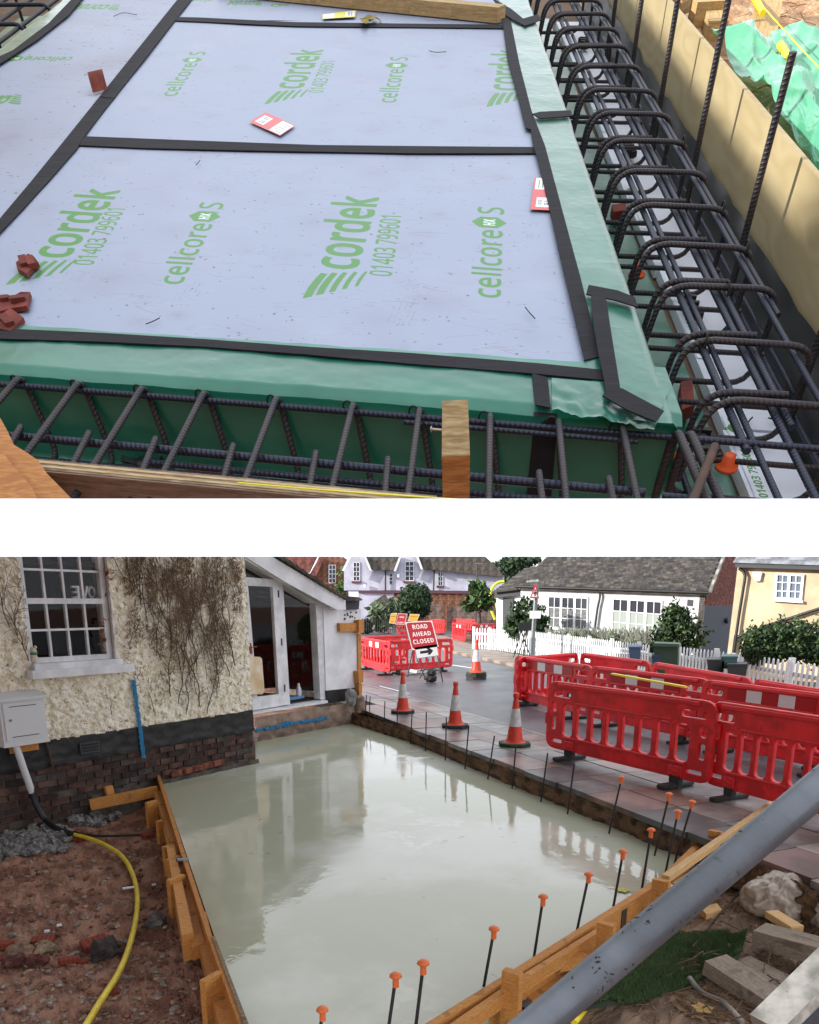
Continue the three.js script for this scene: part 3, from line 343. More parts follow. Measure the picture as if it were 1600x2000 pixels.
// --- plywood shutters, post, carved timber
{
  const t = thing('plywood_shutter', 'tall pale plywood board along the right side of the trench', 'plywood', a(1.47, 5, -0.42));
  for (const [y0, y1] of [[1.2, 3.0], [3.006, 5.44], [5.446, 14]]) part('board', abox(1.462, 1.485, y0, y1, -0.43, 0.17), M.ply, t);
}
{ const t = thing('plywood_shutter', 'brown plywood board with layered edge in front of the cage', 'plywood', a(-0.5, 1.68, -0.3)); const g = (h0, h1, dy0, dy1) => hexa(a(-1.6, 1.66 + dy0, h0), a(0.0, 1.668 + dy0, h0), a(0.0, 1.668 + dy1, h0), a(-1.6, 1.66 + dy1, h0), a(-1.6, 1.66 + dy0, h1), a(0, 1.668 + dy0, h1), a(0, 1.668 + dy1, h1), a(-1.6, 1.66 + dy1, h1)); part('face_veneer', g(-0.35, 0.058, -0.006, 0), M.plyBrown, t); for (let i = 0; i < 5; i++) part('layer', g(-0.35, 0.06 + (i % 2) * 0.0015, i * 0.0095, i * 0.0095 + 0.009), i % 2 ? M.plyPale : M.plyEdge, t); }
{
  const p = (u, v, h) => AP(u, v, h), tb = p(864, 786, 0.255), tc = p(914, 783, 0.255), td = p(918, 890, 0.15), ta = p(863, 893, 0.15), dn = (q) => q.clone().addScaledVector(AN, -0.55).addScaledVector(AC, 0.012);
  const t = thing('timber_post', 'square timber post with a sawn end and a nail, before the front cage', 'post', dn(ta)); part('shaft', hexa(dn(ta), dn(td), dn(tc), dn(tb), ta, td, tc, tb), M.redPine, t);
  part('sawn_end', prism([ta, td, tc, tb].map((q) => q.clone().addScaledVector(AN, 0.0035)), AN.clone().multiplyScalar(-0.003)), M.endGrain, t);
  const n0 = p(864, 840, 0.2), nd = AC.clone().multiplyScalar(-0.026); part('nail', [rod(n0, n0.clone().add(nd), 0.003), rod(n0.clone().add(nd), n0.clone().add(nd).addScaledVector(AC, -0.003), 0.007, 8)], M.nail, t);
}
{ const t = thing('carved_timber', 'curved layered brown timber end in front of the plywood', 'timber', AP(20, 1000, 0.1)); const o = px2('-60,800 0,815 14,840 26,868 50,882 76,900 92,925 112,945 140,974 175,1010 -60,1010'); const mk = (dh, k) => prism(o.map(([u, v]) => AP(u - k * 30 + 0, v + k * 26, 0.16 + dh)), AN.clone().multiplyScalar(-0.028)); for (let i = 0; i < 5; i++) part('layer', mk(-i * 0.03, i * 0.02 - 0.004 * (i % 2)), M.redPine, t); part('nearer_block', prism(px2('-60,860 -5,870 30,915 62,950 90,1010 -60,1010').map(([u, v]) => AP(u, v, 0.19)), AN.clone().multiplyScalar(-0.028)), M.redPine, t); }
single('string_line', tube([AP(465, 943, 0.07), AP(670, 960, 0.07), AP(900, 976, 0.07)], 0.0022, { rad: 5 }), M.string, 'thin yellow string line over the plywood edge', 'string');
// --- sunlit bank outside the shutter
const sand = mottle('dry_soil', rgb(186, 152, 116), rgb(138, 102, 72), { metres: 0.8, base: 5, rough: 0.95, bump: 0.03, sd: 41, speck: 0.2, speckC: rgb(224, 204, 172), n: 512 });
ground('bank', sheet((s, t) => a(1.5 + 5.5 * s, 2 + 14 * t, -0.12 + 0.08 * fbm(s * 7, t * 14, 2)), 60, 90, 4.5, 9), sand);
for (const [p, q, w, h, l] of [[[1512, -60, 0.14], [1480, 118, -0.06], 0.16, 0.12, 'pale timber stake leaning on the bank'], [[1535, 84, 0.02], [1680, 112, 0.02], 0.1, 0.1, 'pale timber rail running off from the stake'], [[1352, 26, 0.06], [1412, 22, 0.06], 0.14, 0.12, 'short timber block behind the plywood'], [[1375, -20, 0.06], [1400, 62, 0.02], 0.12, 0.1, 'upright timber peg behind the plywood'], [[1318, 6, 0.1], [1370, -20, 0.1], 0.1, 0.12, 'timber brace nailed behind the plywood']]) single('timber_piece', beam(AP(...p), AP(...q), w, h, AN), M.pine, l, 'timber', 'timbers on the bank');
single('green_sheet', (sheet((() => { const b = bil([AP(1388, 64, 0.05), AP(1690, 92, 0.05), AP(1720, 420, 0.0), AP(1616, 356, 0.02)]); return (s, t) => { const k = fbm(s * 2.2, t * 2.6, 8, 2), r = 1 - Math.abs(ns(s * 4 + t * 2, t * 5 - s * 2, 4)) * 2, r2 = 1 - Math.abs(ns(s * 9, t * 8 + s * 3, 9)) * 2; return b(s, t).addScaledVector(AN, 0.12 * k + 0.035 * r * r * r + 0.012 * r2 * Math.abs(r2)); }; })(), 90, 90, 1.6, 1.6)), M.greenThin, 'crumpled bright green plastic sheet on the bank behind the plywood', 'plastic sheet');
single('yellow_string', tube([AP(1470, -10, 0.2), AP(1528, 55, 0.17), AP(1640, 175, 0.16)], 0.003, { rad: 5 }), M.string, 'thin yellow string running past the stake', 'string');
for (const [s, l] of [['1470,-8 1484,14 1490,26', 'yellow ribbon tied by the stake top'], ['1524,88 1532,100 1540,116', 'yellow ribbon end beside the stake foot']]) single('yellow_ribbon', tube(px2(s).map(([u, v]) => AP(u, v, 0.1)), 0.02, { rad: 6 }), M.yellowPlastic, l, 'ribbon');
single('dry_twigs', Array.from({ length: 260 }, () => { const p = a(rr(1.7, 4), rr(3.5, 9), rr(-0.1, -0.02)), d = AC.clone().multiplyScalar(rr(-1, 1)).addScaledVector(AL, rr(-1, 1)).setLength(rr(0.03, 0.14)); return rod(p, p.clone().add(d).addScaledVector(AN, rr(0, 0.05)), rr(0.002, 0.006), 4); }), plain([190, 156, 112], 0.9), 'dry brown twigs and roots scattered on the sunlit bank', 'twigs', null, 'stuff');
// house wall added out of view, sized so that its shade covers the boards
{ const t = thing('added_shade_wall', 'unseen cream house wall added beyond the left trench to shade the deck', 'wall', a(-5, 5, -0.4)); part('wall', abox(-5.2, -4.9, -1, 12, -0.4, 3.05), tint([226, 214, 184], { amt: 0.12 }), t); part('gutter', rod(a(-4.84, -1, 2.9), a(-4.84, 12, 2.9), 0.05), M.black, t); }

// ================================================================== THE STREET: the same plot after the pour
inStreet();
const Y = V3(0, 1, 0), Z = (u, v, z) => { const r = ray(u, v); return EYE.clone().addScaledVector(r, (z - EYE.z) / r.z); };   // on an upright plane at depth z
const SLAB = -0.25, SOIL = -0.47, ROAD = -0.05;
Object.assign(M, {
  soil: mottle('soil', rgb(114, 76, 60), rgb(158, 118, 98), { metres: 1.1, base: 5, oct: 6, rough: 0.9, bump: 0.04, sd: 61, n: 512, speck: 0.12, speckC: rgb(184, 156, 134) }),
  asphalt: mottle('asphalt', rgb(66, 68, 73), rgb(92, 94, 98), { metres: 2.3, base: 3, oct: 7, rough: 0.42, bump: 0.006, bn: 64, sd: 62, n: 512, speck: 0.1, speckC: rgb(112, 112, 116) }),
  white: tint([236, 238, 242], { metres: 1.5, rough: 0.55, bump: 0, amt: 0.12 }),
  frameWhite: tint([234, 236, 240], { metres: 0.7, rough: 0.5, bump: 0.001, amt: 0.12 }),
  lilac: tint([196, 194, 212], { metres: 3, rough: 0.75, bump: 0, amt: 0.12 }),
  cream: tint([200, 180, 150], { metres: 2, rough: 0.85, bump: 0.004, amt: 0.12 }),
  blackPaint: mottle('black_paint', rgb(17, 17, 19), rgb(32, 31, 32), { metres: 0.7, rough: 0.6, sd: 68, bump: 0.012, speck: 0.06, speckC: rgb(116, 112, 108) }),
  roofDark: tint([100, 92, 84], { metres: 0.7, rough: 0.9, bump: 0.01, amt: 0.35 }),
  roofRed: tint([134, 80, 72], { metres: 0.8, rough: 0.9, bump: 0, amt: 0.35 }),
  slate: tint([134, 138, 146], { metres: 0.8, rough: 0.55, bump: 0, amt: 0.35 }),
  brickWall: tint([142, 94, 72], { metres: 0.5, rough: 0.9, bump: 0, amt: 0.35 }),
  glassDark: new THREE.MeshPhysicalMaterial({ color: 0xffffff, roughness: 0.02, transmission: 1, thickness: 0, ior: 1.22 }),
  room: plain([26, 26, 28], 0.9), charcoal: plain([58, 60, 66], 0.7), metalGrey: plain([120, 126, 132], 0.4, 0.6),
  leafA: plain([46, 70, 36], 0.75), leafB: plain([72, 98, 48], 0.7), leafC: plain([96, 108, 84], 0.8), leafD: plain([30, 48, 28], 0.8), bark: tint([80, 66, 54], { metres: 0.5, rough: 0.95, bump: 0, amt: 0.35 }),
  mortar: tint([96, 86, 78], { metres: 0.6, rough: 0.95, bump: 0.012, amt: 0.35 }),
  rubble: tint([150, 148, 146], { metres: 0.3, rough: 0.95, bump: 0.006, amt: 0.35 }),
  blueSpray: plain([36, 128, 176], 0.6), red: tint([250, 42, 50], { metres: 1.2, rough: 0.45, bump: 0.002, amt: 0.2, base: 7 }), rubber: plain([48, 47, 47], 0.8),
  formPly: timber(rgb(196, 132, 62), rgb(170, 108, 46), rgb(112, 84, 60), 77), formTimber: timber(rgb(206, 148, 78), rgb(180, 118, 56), rgb(136, 92, 52), 78), oldWood: timber(rgb(150, 136, 118), rgb(116, 102, 88), rgb(90, 78, 66), 79), paleWood: timber(rgb(214, 178, 126), rgb(192, 152, 100), rgb(160, 122, 78), 80),
});
ground('ground', sheet((s, t) => V3(-600 + 1200 * s, -0.62, 300 - 1200 * t), 8, 8, 1200, 1200), M.soil);
// --- wall planes
let HOUSE;
const HD = ray(1900, 1180), HW = vplane(G(500, 1490, SLAB), HD), EX = vplane(G(497, 1446, SLAB), HD);
const on = (pl) => { const p0 = pl.p.clone().setY(0); const f = (s, y, o = 0) => p0.clone().addScaledVector(pl.d, s).addScaledVector(pl.n, -o).setY(y); f.at = (u, v, o = 0) => { const q = W(pl, u, v, -o); return [q.clone().sub(p0).dot(pl.d), q.y]; }; f.box = (s0, s1, y0, y1, o0, o1) => hexa(f(s0, y0, o0), f(s1, y0, o0), f(s1, y0, o1), f(s0, y0, o1), f(s0, y1, o0), f(s1, y1, o0), f(s1, y1, o1), f(s0, y1, o1)); return f; };
const hw = on(HW), ex = on(EX);
// --- road, pavement, kerbs
const PE = [[640, 1372], [705, 1393], [800, 1420], [1000, 1495], [1210, 1573], [1410, 1650], [1600, 1735]].map(([u, v]) => G(u, v, 0));       // pavement edge over the pit
const pe0 = G(800, 1420, 0), pe1 = G(1410, 1650, 0), PD = pe1.clone().sub(pe0).normalize(), PN = V3(PD.z, 0, -PD.x); if (PN.z > 0) PN.negate();
const pv = (s, o, y = 0) => pe0.clone().addScaledVector(PD, s).addScaledVector(PN, o).setY(y);
const PAVEW = (() => { const q = G(1000, 1420, 0).sub(pe0); return q.dot(PN); })();
ground('road', prism([pv(-60, PAVEW + 0.12, ROAD), pv(14, PAVEW + 0.12, ROAD), V3(60, ROAD, 4), V3(90, ROAD, -90), V3(-90, ROAD, -90), V3(-60, ROAD, -30)], V3(0, -0.2, 0)), M.asphalt);
{
  const tones = [[116, 114, 112], [130, 126, 122], [138, 108, 98], [148, 140, 134], [126, 100, 92], [104, 104, 104]].map(([r, g, b], i) => tint([r, g, b], { metres: 0.9 + i * 0.13, rough: 0.38, bump: 0.003, base: 3 }));
  const base = ground('pavement', prism([pv(-40, 0.06, -0.06), pv(9, 0.06, -0.06), pv(9, PAVEW, -0.06), pv(-40, PAVEW, -0.06)], V3(0, -0.3, 0)), M.mortar);
  const rows = 3, rw = PAVEW / rows;
  for (let j = 0; j < rows; j++) for (let s = -9 - j * 0.35; s < 8; ) { const w = rr(0.55, 0.95), dy = rr(-0.004, 0.004), y0 = -0.06, y1 = dy, o0 = j * rw + 0.006 - (j ? 0 : rr(0.0, 0.05)), o1 = (j + 1) * rw - 0.006, a0 = s + 0.006, a1 = s + w - 0.006; if (!(s < -2.4 && j === 0 && pv(s, 0).x < -1.2)) part('paving_slab', hexa(pv(a0, o0, y0), pv(a1, o0, y0), pv(a1, o1, y0), pv(a0, o1, y0), pv(a0, o0, y1), pv(a1, o0, y1 + rr(-0.003, 0.003)), pv(a1, o1, y1), pv(a0, o1, y1)), tones[Math.floor(rnd() * (j === 2 ? 4 : 6))], base); s += w; }
  for (let s = -40; s < 9; s += 0.92) part('kerb_stone', hexa(pv(s, PAVEW + 0.004, -0.2), pv(s + 0.91, PAVEW + 0.004, -0.2), pv(s + 0.91, PAVEW + 0.13, -0.2), pv(s, PAVEW + 0.13, -0.2), pv(s, PAVEW + 0.004, 0.0), pv(s + 0.91, PAVEW + 0.004, 0), pv(s + 0.91, PAVEW + 0.125, -0.006), pv(s, PAVEW + 0.125, -0.006)), tones[s % 2 > 1 ? 3 : 1], base);
}
ground('pit_side', sheet((s, t) => { const k = s * (PE.length - 1), i = Math.min(PE.length - 2, Math.floor(k)), p = PE[i].clone().lerp(PE[i + 1], k - i); return p.addScaledVector(PN, 0.02 - 0.05 * t - 0.05 * fbm(s * 90, t * 4, 3)).setY(-0.035 - 0.26 * t + 0.012 * ns(s * 120, t * 6)); }, 260, 10, 9, 0.3), mottle('pit_soil', rgb(70, 54, 42), rgb(120, 92, 66), { metres: 0.5, base: 6, rough: 0.95, bump: 0.03, sd: 99, speck: 0.12, speckC: rgb(40, 32, 28) }));
// --- wet concrete
{
  const f = tfbm(3, 6, 111), g = tfbm(24, 4, 112), h = tfbm(2, 3, 113);
  const m = new THREE.MeshPhysicalMaterial({ roughness: 1, ior: 1.5, map: tex(1024, (x, y) => { const k = f(x, y), q = g(x, y); let c = mix3(rgb(178, 181, 160), rgb(202, 204, 192), sstep(0.35, 0.65, k)); c = mix3(c, rgb(228, 228, 224), sstep(0.58, 0.66, q) * sstep(0.46, 0.58, h(x, y)) * 0.75); return mix3(c, rgb(120, 122, 112), sstep(0.8, 0.86, g(x * 1 + 0.37, y + 0.11)) * 0.35); }, true, 4) });
  m.roughnessMap = tex(512, (x, y) => { const q = 0.03 + 0.16 * sstep(0.42, 0.75, f(x, y)) + 0.3 * sstep(0.6, 0.72, g(x, y)) * sstep(0.45, 0.6, h(x, y)); return [q, q, q]; }, false, 4); m.bumpMap = tex(512, (x, y) => f(x, y) * 0.5 + g(x, y) * 0.5, false, 2.2); m.bumpScale = 0.0022;
  ground('wet_concrete', prism([...[[318, 1531], [405, 1510], [500, 1491], [498, 1446], [600, 1426], [705, 1408]].map(([u, v]) => G(u, v, SLAB)), ...PE.slice(2, 6).map((p) => p.clone().addScaledVector(PN, 0.12).setY(SLAB)), G(1400, 1640, SLAB), G(1150, 1830, SLAB), G(880, 2040, SLAB), G(700, 2200, SLAB), G(520, 2200, SLAB), G(478, 2004, SLAB)], V3(0, -0.15, 0)), m);
}
// --- dug soil beside the house
ground('dug_soil', sheet((() => { const b = bil([G(-500, 1660, SOIL), G(345, 1528, SOIL), G(500, 2060, SOIL), G(-500, 2300, SOIL)]); return (s, t) => { const p = b(s, t); return p.setY(SOIL + 0.05 * fbm(p.x * 1.3, p.z * 1.3, 2) + 0.03 * fbm(p.x * 6, p.z * 6, 5) + 0.012 * ns(p.x * 22, p.z * 22)); }; })(), 220, 160, 7, 7), M.soil);
// --- house: roughcast wall, plinth, bricks
{
  const [, yt] = hw.at(300, 1417), [, yb] = hw.at(250, 1470), [s0, wb] = hw.at(62, 1303), [s1] = hw.at(226, 1282), [cor] = hw.at(494, 1400), wt = 4.2;
  const H = thing('house', 'cream roughcast house with a dead creeper, sash window and black plinth', 'house', hw(cor, SOIL, 0));
  const L = -7.5, cell = 0.024, nx = Math.round((cor - L) / cell), top = 3.1, ny = Math.round((top - yt) / cell), P = [], U = [], I = [];
  const idx = new Map(), vert = (i, j) => { const k = i * 4000 + j; if (!idx.has(k)) { const s = L + i * cell, y = yt + j * cell, o = 0.024 * (ns(s * 15, y * 17, 1) + 0.8 * ns(s * 27, y * 29, 4)) + 0.02 * fbm(s * 0.7, y * 0.7, 3, 2), q = hw(s, y, o); idx.set(k, P.length / 3); P.push(q.x, q.y, q.z); U.push(s, y); } return idx.get(k); };
  for (let j = 0; j < ny; j++) for (let i = 0; i < nx; i++) { const s = L + (i + 0.5) * cell, y = yt + (j + 0.5) * cell; if (s > s0 && s < s1 && y > wb) continue; const A_ = vert(i, j), B_ = vert(i + 1, j), C_ = vert(i + 1, j + 1), D_ = vert(i, j + 1); I.push(A_, B_, C_, A_, C_, D_); }
  const g = new THREE.BufferGeometry(); g.setAttribute('position', new THREE.Float32BufferAttribute(P, 3)); g.setAttribute('uv', new THREE.Float32BufferAttribute(U, 2)); g.setIndex(I); g.computeVertexNormals();
  part('roughcast', g.toNonIndexed(), mottle('roughcast', rgb(244, 237, 220), rgb(214, 200, 172), { metres: 1.9, base: 36, oct: 3, rough: 0.95, bump: 0.05, bn: 40, sd: 120, n: 512, speck: 0.2, speckC: rgb(140, 122, 100), lo: 0.4, hi: 0.8 }), H);
  part('wall_core', [hw.box(L, s0, SOIL - 0.1, 4, -0.3, -0.04), hw.box(s1, cor, SOIL - 0.1, 4, -0.3, -0.04), hw.box(s0, s1, SOIL - 0.1, wb, -0.3, -0.04), hw.box(cor - 0.28, cor, SOIL - 0.1, 4, -3.2, -0.3)], M.cream, H);
  part('window_reveal', hw.box(s0 - 0.02, s0, wb, 4, -0.3, 0.004), M.frameWhite, H); part('window_reveal', hw.box(s1, s1 + 0.02, wb, 4, -0.3, 0.004), M.frameWhite, H);
  part('plinth', sheet((s, t) => { const q = L + (cor - L) * s; return hw(q, yb + (yt - yb + 0.012 + 0.012 * ns(q * 5, 3)) * t + (t < 0.01 ? 0.05 * fbm(q * 3, 1, 2) : 0), 0.012 + 0.025 * Math.sin(Math.PI * Math.min(1, t * 3 + 0.2)) * 0.5 + 0.014 * fbm(q * 6, t * 3, 8)); }, 300, 10, cor - L, yt - yb), M.blackPaint, H);
  // exposed brickwork
  const bm = [[78, 58, 52], [92, 66, 58], [68, 56, 52], [104, 80, 70], [90, 82, 78]].map(([r, g2, b], i) => tint([r, g2, b], { metres: 0.33 + i * 0.05, bump: 0.008, rough: 0.95 }));
  part('mortar_bed', hw.box(L, cor, SOIL - 0.1, yb + 0.04, -0.035, -0.012), M.mortar, H);
  for (let k = 0, y = yb - 0.005; y > SOIL - 0.08; k++, y -= 0.077) for (let s = cor - 0.22 - (k % 2) * 0.11; s > -5.2; s -= 0.228) { if (rnd() < 0.06) continue; const o = rr(-0.012, 0.014), w = 0.215 * rr(0.9, 1); part('brick', hw.box(s, s + w, y - 0.066 + rr(-0.004, 0.004), y, -0.03, 0.006 + o), bm[Math.floor(rnd() * 5)], H); }
  part('footing', sheet((s, t) => hw(-2.6 + (cor + 2.65) * s, SLAB - 0.3 + 0.36 * t + 0.03 * ns(s * 20, t * 5), 0.02 + (1 - t) * 0.14 + 0.03 * fbm(s * 18, t * 4)), 60, 8, 3, 0.4), M.mortar, H);
  // red brick course let into the slab edge
  for (let i = 0; i < 5; i++) { const [sa, ya] = hw.at(332 + i * 20, 1513 - i * 5); part('red_brick', hw.box(sa, sa + 0.2, ya - 0.03, ya + 0.05, -0.02, 0.045), tint([138, 80, 64], { metres: 0.3, bump: 0.006 }), H); }
  // air brick
  { const [sa, ya] = hw.at(155, 1473), ab = part('air_brick', hw.box(sa, sa + 0.24, ya, ya + 0.13, 0.0, 0.04), M.charcoal, H); for (let i = 0; i < 8; i++) for (let j = 0; j < 3; j++) part('hole', hw.box(sa + 0.02 + i * 0.026, sa + 0.036 + i * 0.026, ya + 0.02 + j * 0.035, ya + 0.042 + j * 0.035, 0.041, 0.043), M.room, ab); }
  // blue sprayed line
  { const pts = [[258, 1328], [262, 1360], [268, 1400], [273, 1440], [278, 1480]].map(([u, v]) => hw.at(u, v)), d = []; for (let n = 0; n < 2200; n++) { const k = rnd() * 3.999, i = Math.floor(k), f = k - i, g2 = (rnd() + rnd() - 1) * 0.03, r = rr(0.003, 0.009); d.push(rock(hw(pts[i][0] + (pts[i + 1][0] - pts[i][0]) * f + g2, pts[i][1] + (pts[i + 1][1] - pts[i][1]) * f, 0.03 + rr(-0.004, 0.006)), r, 0.004, r, { det: 0, up: HW.n.clone().negate() })); } part('sprayed_line', d, M.blueSpray, H, 'stuff'); }
  // sash window
  const Wd = part('window', [hw.box(s0, s0 + 0.07, wb, 4, -0.13, -0.06), hw.box(s1 - 0.07, s1, wb, 4, -0.13, -0.06), hw.box(s0 + 0.07, s1 - 0.07, wb, wb + 0.09, -0.13, -0.06)], M.frameWhite, H);
  const um = 140, ys = [1283, 1229, 1174, 1115, 1058, 1000].map((v) => hw.at(um, v, -0.1)[1]);
  part('meeting_rail', hw.box(s0 + 0.05, s1 - 0.05, ys[2] - 0.03, ys[2] + 0.03, -0.125, -0.045), M.frameWhite, Wd);
  for (const y of [ys[1], ys[3], ys[4]]) part('glazing_bar', hw.box(s0 + 0.06, s1 - 0.06, y - 0.012, y + 0.012, -0.12, -0.078), M.frameWhite, Wd);
  for (let i = 1; i < 4; i++) { const s = s0 + 0.06 + (s1 - s0 - 0.12) * i / 4; part('glazing_bar', hw.box(s - 0.012, s + 0.012, wb + 0.08, ys[2] - 0.02, -0.121, -0.077), M.frameWhite, Wd); part('glazing_bar', hw.box(s - 0.012, s + 0.012, ys[2] + 0.02, 4, -0.119, -0.079), M.frameWhite, Wd); }
  part('pane', hw.box(s0 + 0.06, s1 - 0.06, wb + 0.08, 4, -0.102, -0.098), M.glassDark, Wd);
  part('sill', [hw.box(s0 - 0.06, s1 + 0.16, wb - 0.12, wb - 0.03, -0.05, 0.12), hw.box(s0 - 0.0, s1 + 0.05, wb - 0.03, wb + 0.035, -0.1, 0.07)], M.frameWhite, H);
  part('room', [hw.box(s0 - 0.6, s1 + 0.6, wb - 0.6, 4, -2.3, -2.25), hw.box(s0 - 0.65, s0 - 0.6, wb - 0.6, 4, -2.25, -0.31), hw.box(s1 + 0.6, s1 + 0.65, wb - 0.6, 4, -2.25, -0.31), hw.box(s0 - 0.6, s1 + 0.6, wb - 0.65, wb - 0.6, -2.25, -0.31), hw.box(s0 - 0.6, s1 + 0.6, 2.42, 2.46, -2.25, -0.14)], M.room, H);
  HOUSE = { H, s0, s1, wb, yt, yb, cor, ys };
}

// tall house added out of view to keep the low sun off the plot
cut = null;
{ const t = thing('added_shade_house', 'unseen tall brick house added to shade the plot', 'house', V3(-14, -0.6, -2)); part('wall', beam(V3(-14, 3.3, -15), V3(-14, 3.3, 12), 4, 7.8), M.brickWall, t); part('roof', prism([V3(-16.3, 7.2, 12.2), V3(-11.7, 7.2, 12.2), V3(-14, 7.9, 12.2)], V3(0, 0, -27.4)), M.roofRed, t); }
inStreet();
// --- things at the window
{
  const { s0, s1, wb, ys, yt, yb, cor } = HOUSE;
  { const [a0] = hw.at(139, 1165, -0.2), [a1] = hw.at(202, 1165, -0.2), yB = ys[2] + 0.03, t = thing('letter_ornament', 'white letters spelling LOVE seen from behind the window', 'letters', hw((a0 + a1) / 2, yB, -0.2)); const hgt = 0.14, w = (a1 - a0) / 4.1;
    const bx = (x0, x1, y0, y1) => hw.box(a1 - x1 * w, a1 - x0 * w, yB + y0 * hgt, yB + y1 * hgt, -0.22, -0.18), sl = (x0, y0, x1, y1) => beam(hw(a1 - x0 * w, yB + y0 * hgt, -0.2), hw(a1 - x1 * w, yB + y1 * hgt, -0.2), 0.022, 0.03, HW.n);
    part('letter', [bx(0, 0.25, 0, 1), bx(0.25, 0.8, 0, 0.15)], M.white, t); part('letter', tube(Array.from({ length: 12 }, (_, i) => hw(a1 - (1.45 + 0.38 * Math.cos(i / 12 * 6.283)) * w, yB + (0.5 + 0.42 * Math.sin(i / 12 * 6.283)) * hgt, -0.2)), 0.013, { closed: true, rad: 6 }), M.white, t); part('letter', [sl(2.0, 1, 2.45, 0.04), sl(2.45, 0.04, 2.9, 1)], M.white, t); part('letter', [bx(3.1, 3.35, 0, 1), bx(3.35, 3.95, 0, 0.15), bx(3.35, 3.85, 0.43, 0.57), bx(3.35, 3.95, 0.85, 1)], M.white, t); }
  { const c = hw(...hw.at(118, 1265, -0.9), -0.9), t = thing('oval_mirror', 'dim oval mirror standing inside the window', 'mirror', c); part('glass', (() => { const g = new THREE.CylinderGeometry(0.2, 0.2, 0.02, 28); g.rotateX(Math.PI / 2); g.scale(0.8, 1.25, 1); g.rotateY(Math.atan2(-HW.n.x, -HW.n.z)); g.translate(c.x, c.y, c.z); return g.toNonIndexed(); })(), plain([130, 134, 140], 0.15, 0.6), t); part('stand', hw.box(hw.at(118, 1265, -0.9)[0] - 0.03, hw.at(118, 1265, -0.9)[0] + 0.03, c.y - 0.5, c.y - 0.2, -0.95, -0.92), M.charcoal, t); }
  { const [a0, y0] = hw.at(69, 1306, 0), t = thing('teddy_figure', 'small cream toy bear on the window sill corner', 'toy', hw(a0, wb + 0.035, 0)); const m = plain([206, 196, 176], 0.95), b = hw(a0, wb + 0.04, -0.01); part('body', rock(b.clone().setY(b.y + 0.05), 0.045, 0.055, 0.04, { j: 0.15, det: 2 }), m, t); part('head', rock(b.clone().setY(b.y + 0.13), 0.042, 0.04, 0.04, { j: 0.12, det: 2 }), m, t); for (const k of [-1, 1]) part('ear', rock(hw(a0 + k * 0.035, wb + 0.21, -0.01), 0.017, 0.017, 0.012, { j: 0.1 }), m, t); part('scarf', lathe([[0.02, 0], [0.045, 0.01], [0.045, 0.03], [0.02, 0.035]], b.clone().setY(b.y + 0.085), 12), plain([60, 130, 106], 0.9), t); }
  { const t = thing('dry_ivy_leaves', 'rusty brown dead ivy leaves along the window frame', 'ivy', hw(s1, wb, 0)), mats = [plain([150, 88, 58], 0.9), plain([120, 78, 58], 0.9), plain([182, 126, 96], 0.9)]; for (const [u, v] of [[203, 1210], [205, 1218], [200, 1235], [203, 1250], [197, 1258], [205, 1266], [208, 1272], [212, 1212], [200, 1222], [212, 1120], [216, 1130], [210, 1140], [219, 1128], [205, 1160], [206, 1110], [200, 1245]]) { const c = hw(...hw.at(u + rr(-3, 3), v + rr(-3, 3), 0.02), rr(0.0, 0.04)), k = rr(0.03, 0.055), e1 = V3(rr(-1, 1), rr(-1, 1), rr(-1, 1)).setLength(k), e2 = V3(rr(-1, 1), rr(-1, 1), rr(-1, 1)).cross(e1).setLength(k * 0.8); part('leaf', prism([c.clone().add(e1), c.clone().addScaledVector(e2, 0.8).addScaledVector(e1, 0.2), c.clone().addScaledVector(e1, -0.8), c.clone().addScaledVector(e2, -0.8).addScaledVector(e1, 0.2)], e1.clone().cross(e2).setLength(0.003)), mats[Math.floor(rnd() * 3)], t); } }
  // dead creeper: clinging stems and root hairs
  const t = thing('dead_creeper', 'dark dried creeper stems clinging to the cream wall', 'creeper', hw(-1, 0.6, 0)), stems = [], twigs = [], pads = [];
  const grow = (u, v, len, w, d) => { let [s, y] = hw.at(u, v), ang = Math.PI / 2 + rr(-0.25, 0.25); const pts = []; for (let i = 0; i < len; i++) { pts.push(hw(s, y, 0.036 + 0.012 * rnd())); s += Math.cos(ang) * 0.055; y += Math.sin(ang) * 0.055; ang += rr(-0.3, 0.3) + (Math.PI / 2 - ang) * 0.08; if (d && rnd() < 0.75) { const k = rr(-1.3, 1.3), q = [hw(s, y, 0.036)]; let a2 = ang + k, S = s, Y2 = y; for (let j = 0; j < 4; j++) { S += Math.cos(a2) * 0.04; Y2 += Math.sin(a2) * 0.04; a2 += rr(-0.5, 0.5); if (S > cor - 0.01) break; q.push(hw(S, Y2, 0.036 + rr(0, 0.012))); } if (q.length > 2) twigs.push(tube(q, w * 0.42, { rad: 4, seg: q.length, cap: false })); } if (s > cor - 0.02 || y > 3) break; if (s > s0 - 0.05 && s < s1 + 0.05 && y > wb - 0.15) break; } if (pts.length > 2) stems.push(tube(pts, (k) => w * (1 - 0.6 * k), { rad: 5, seg: pts.length, cap: false })); };
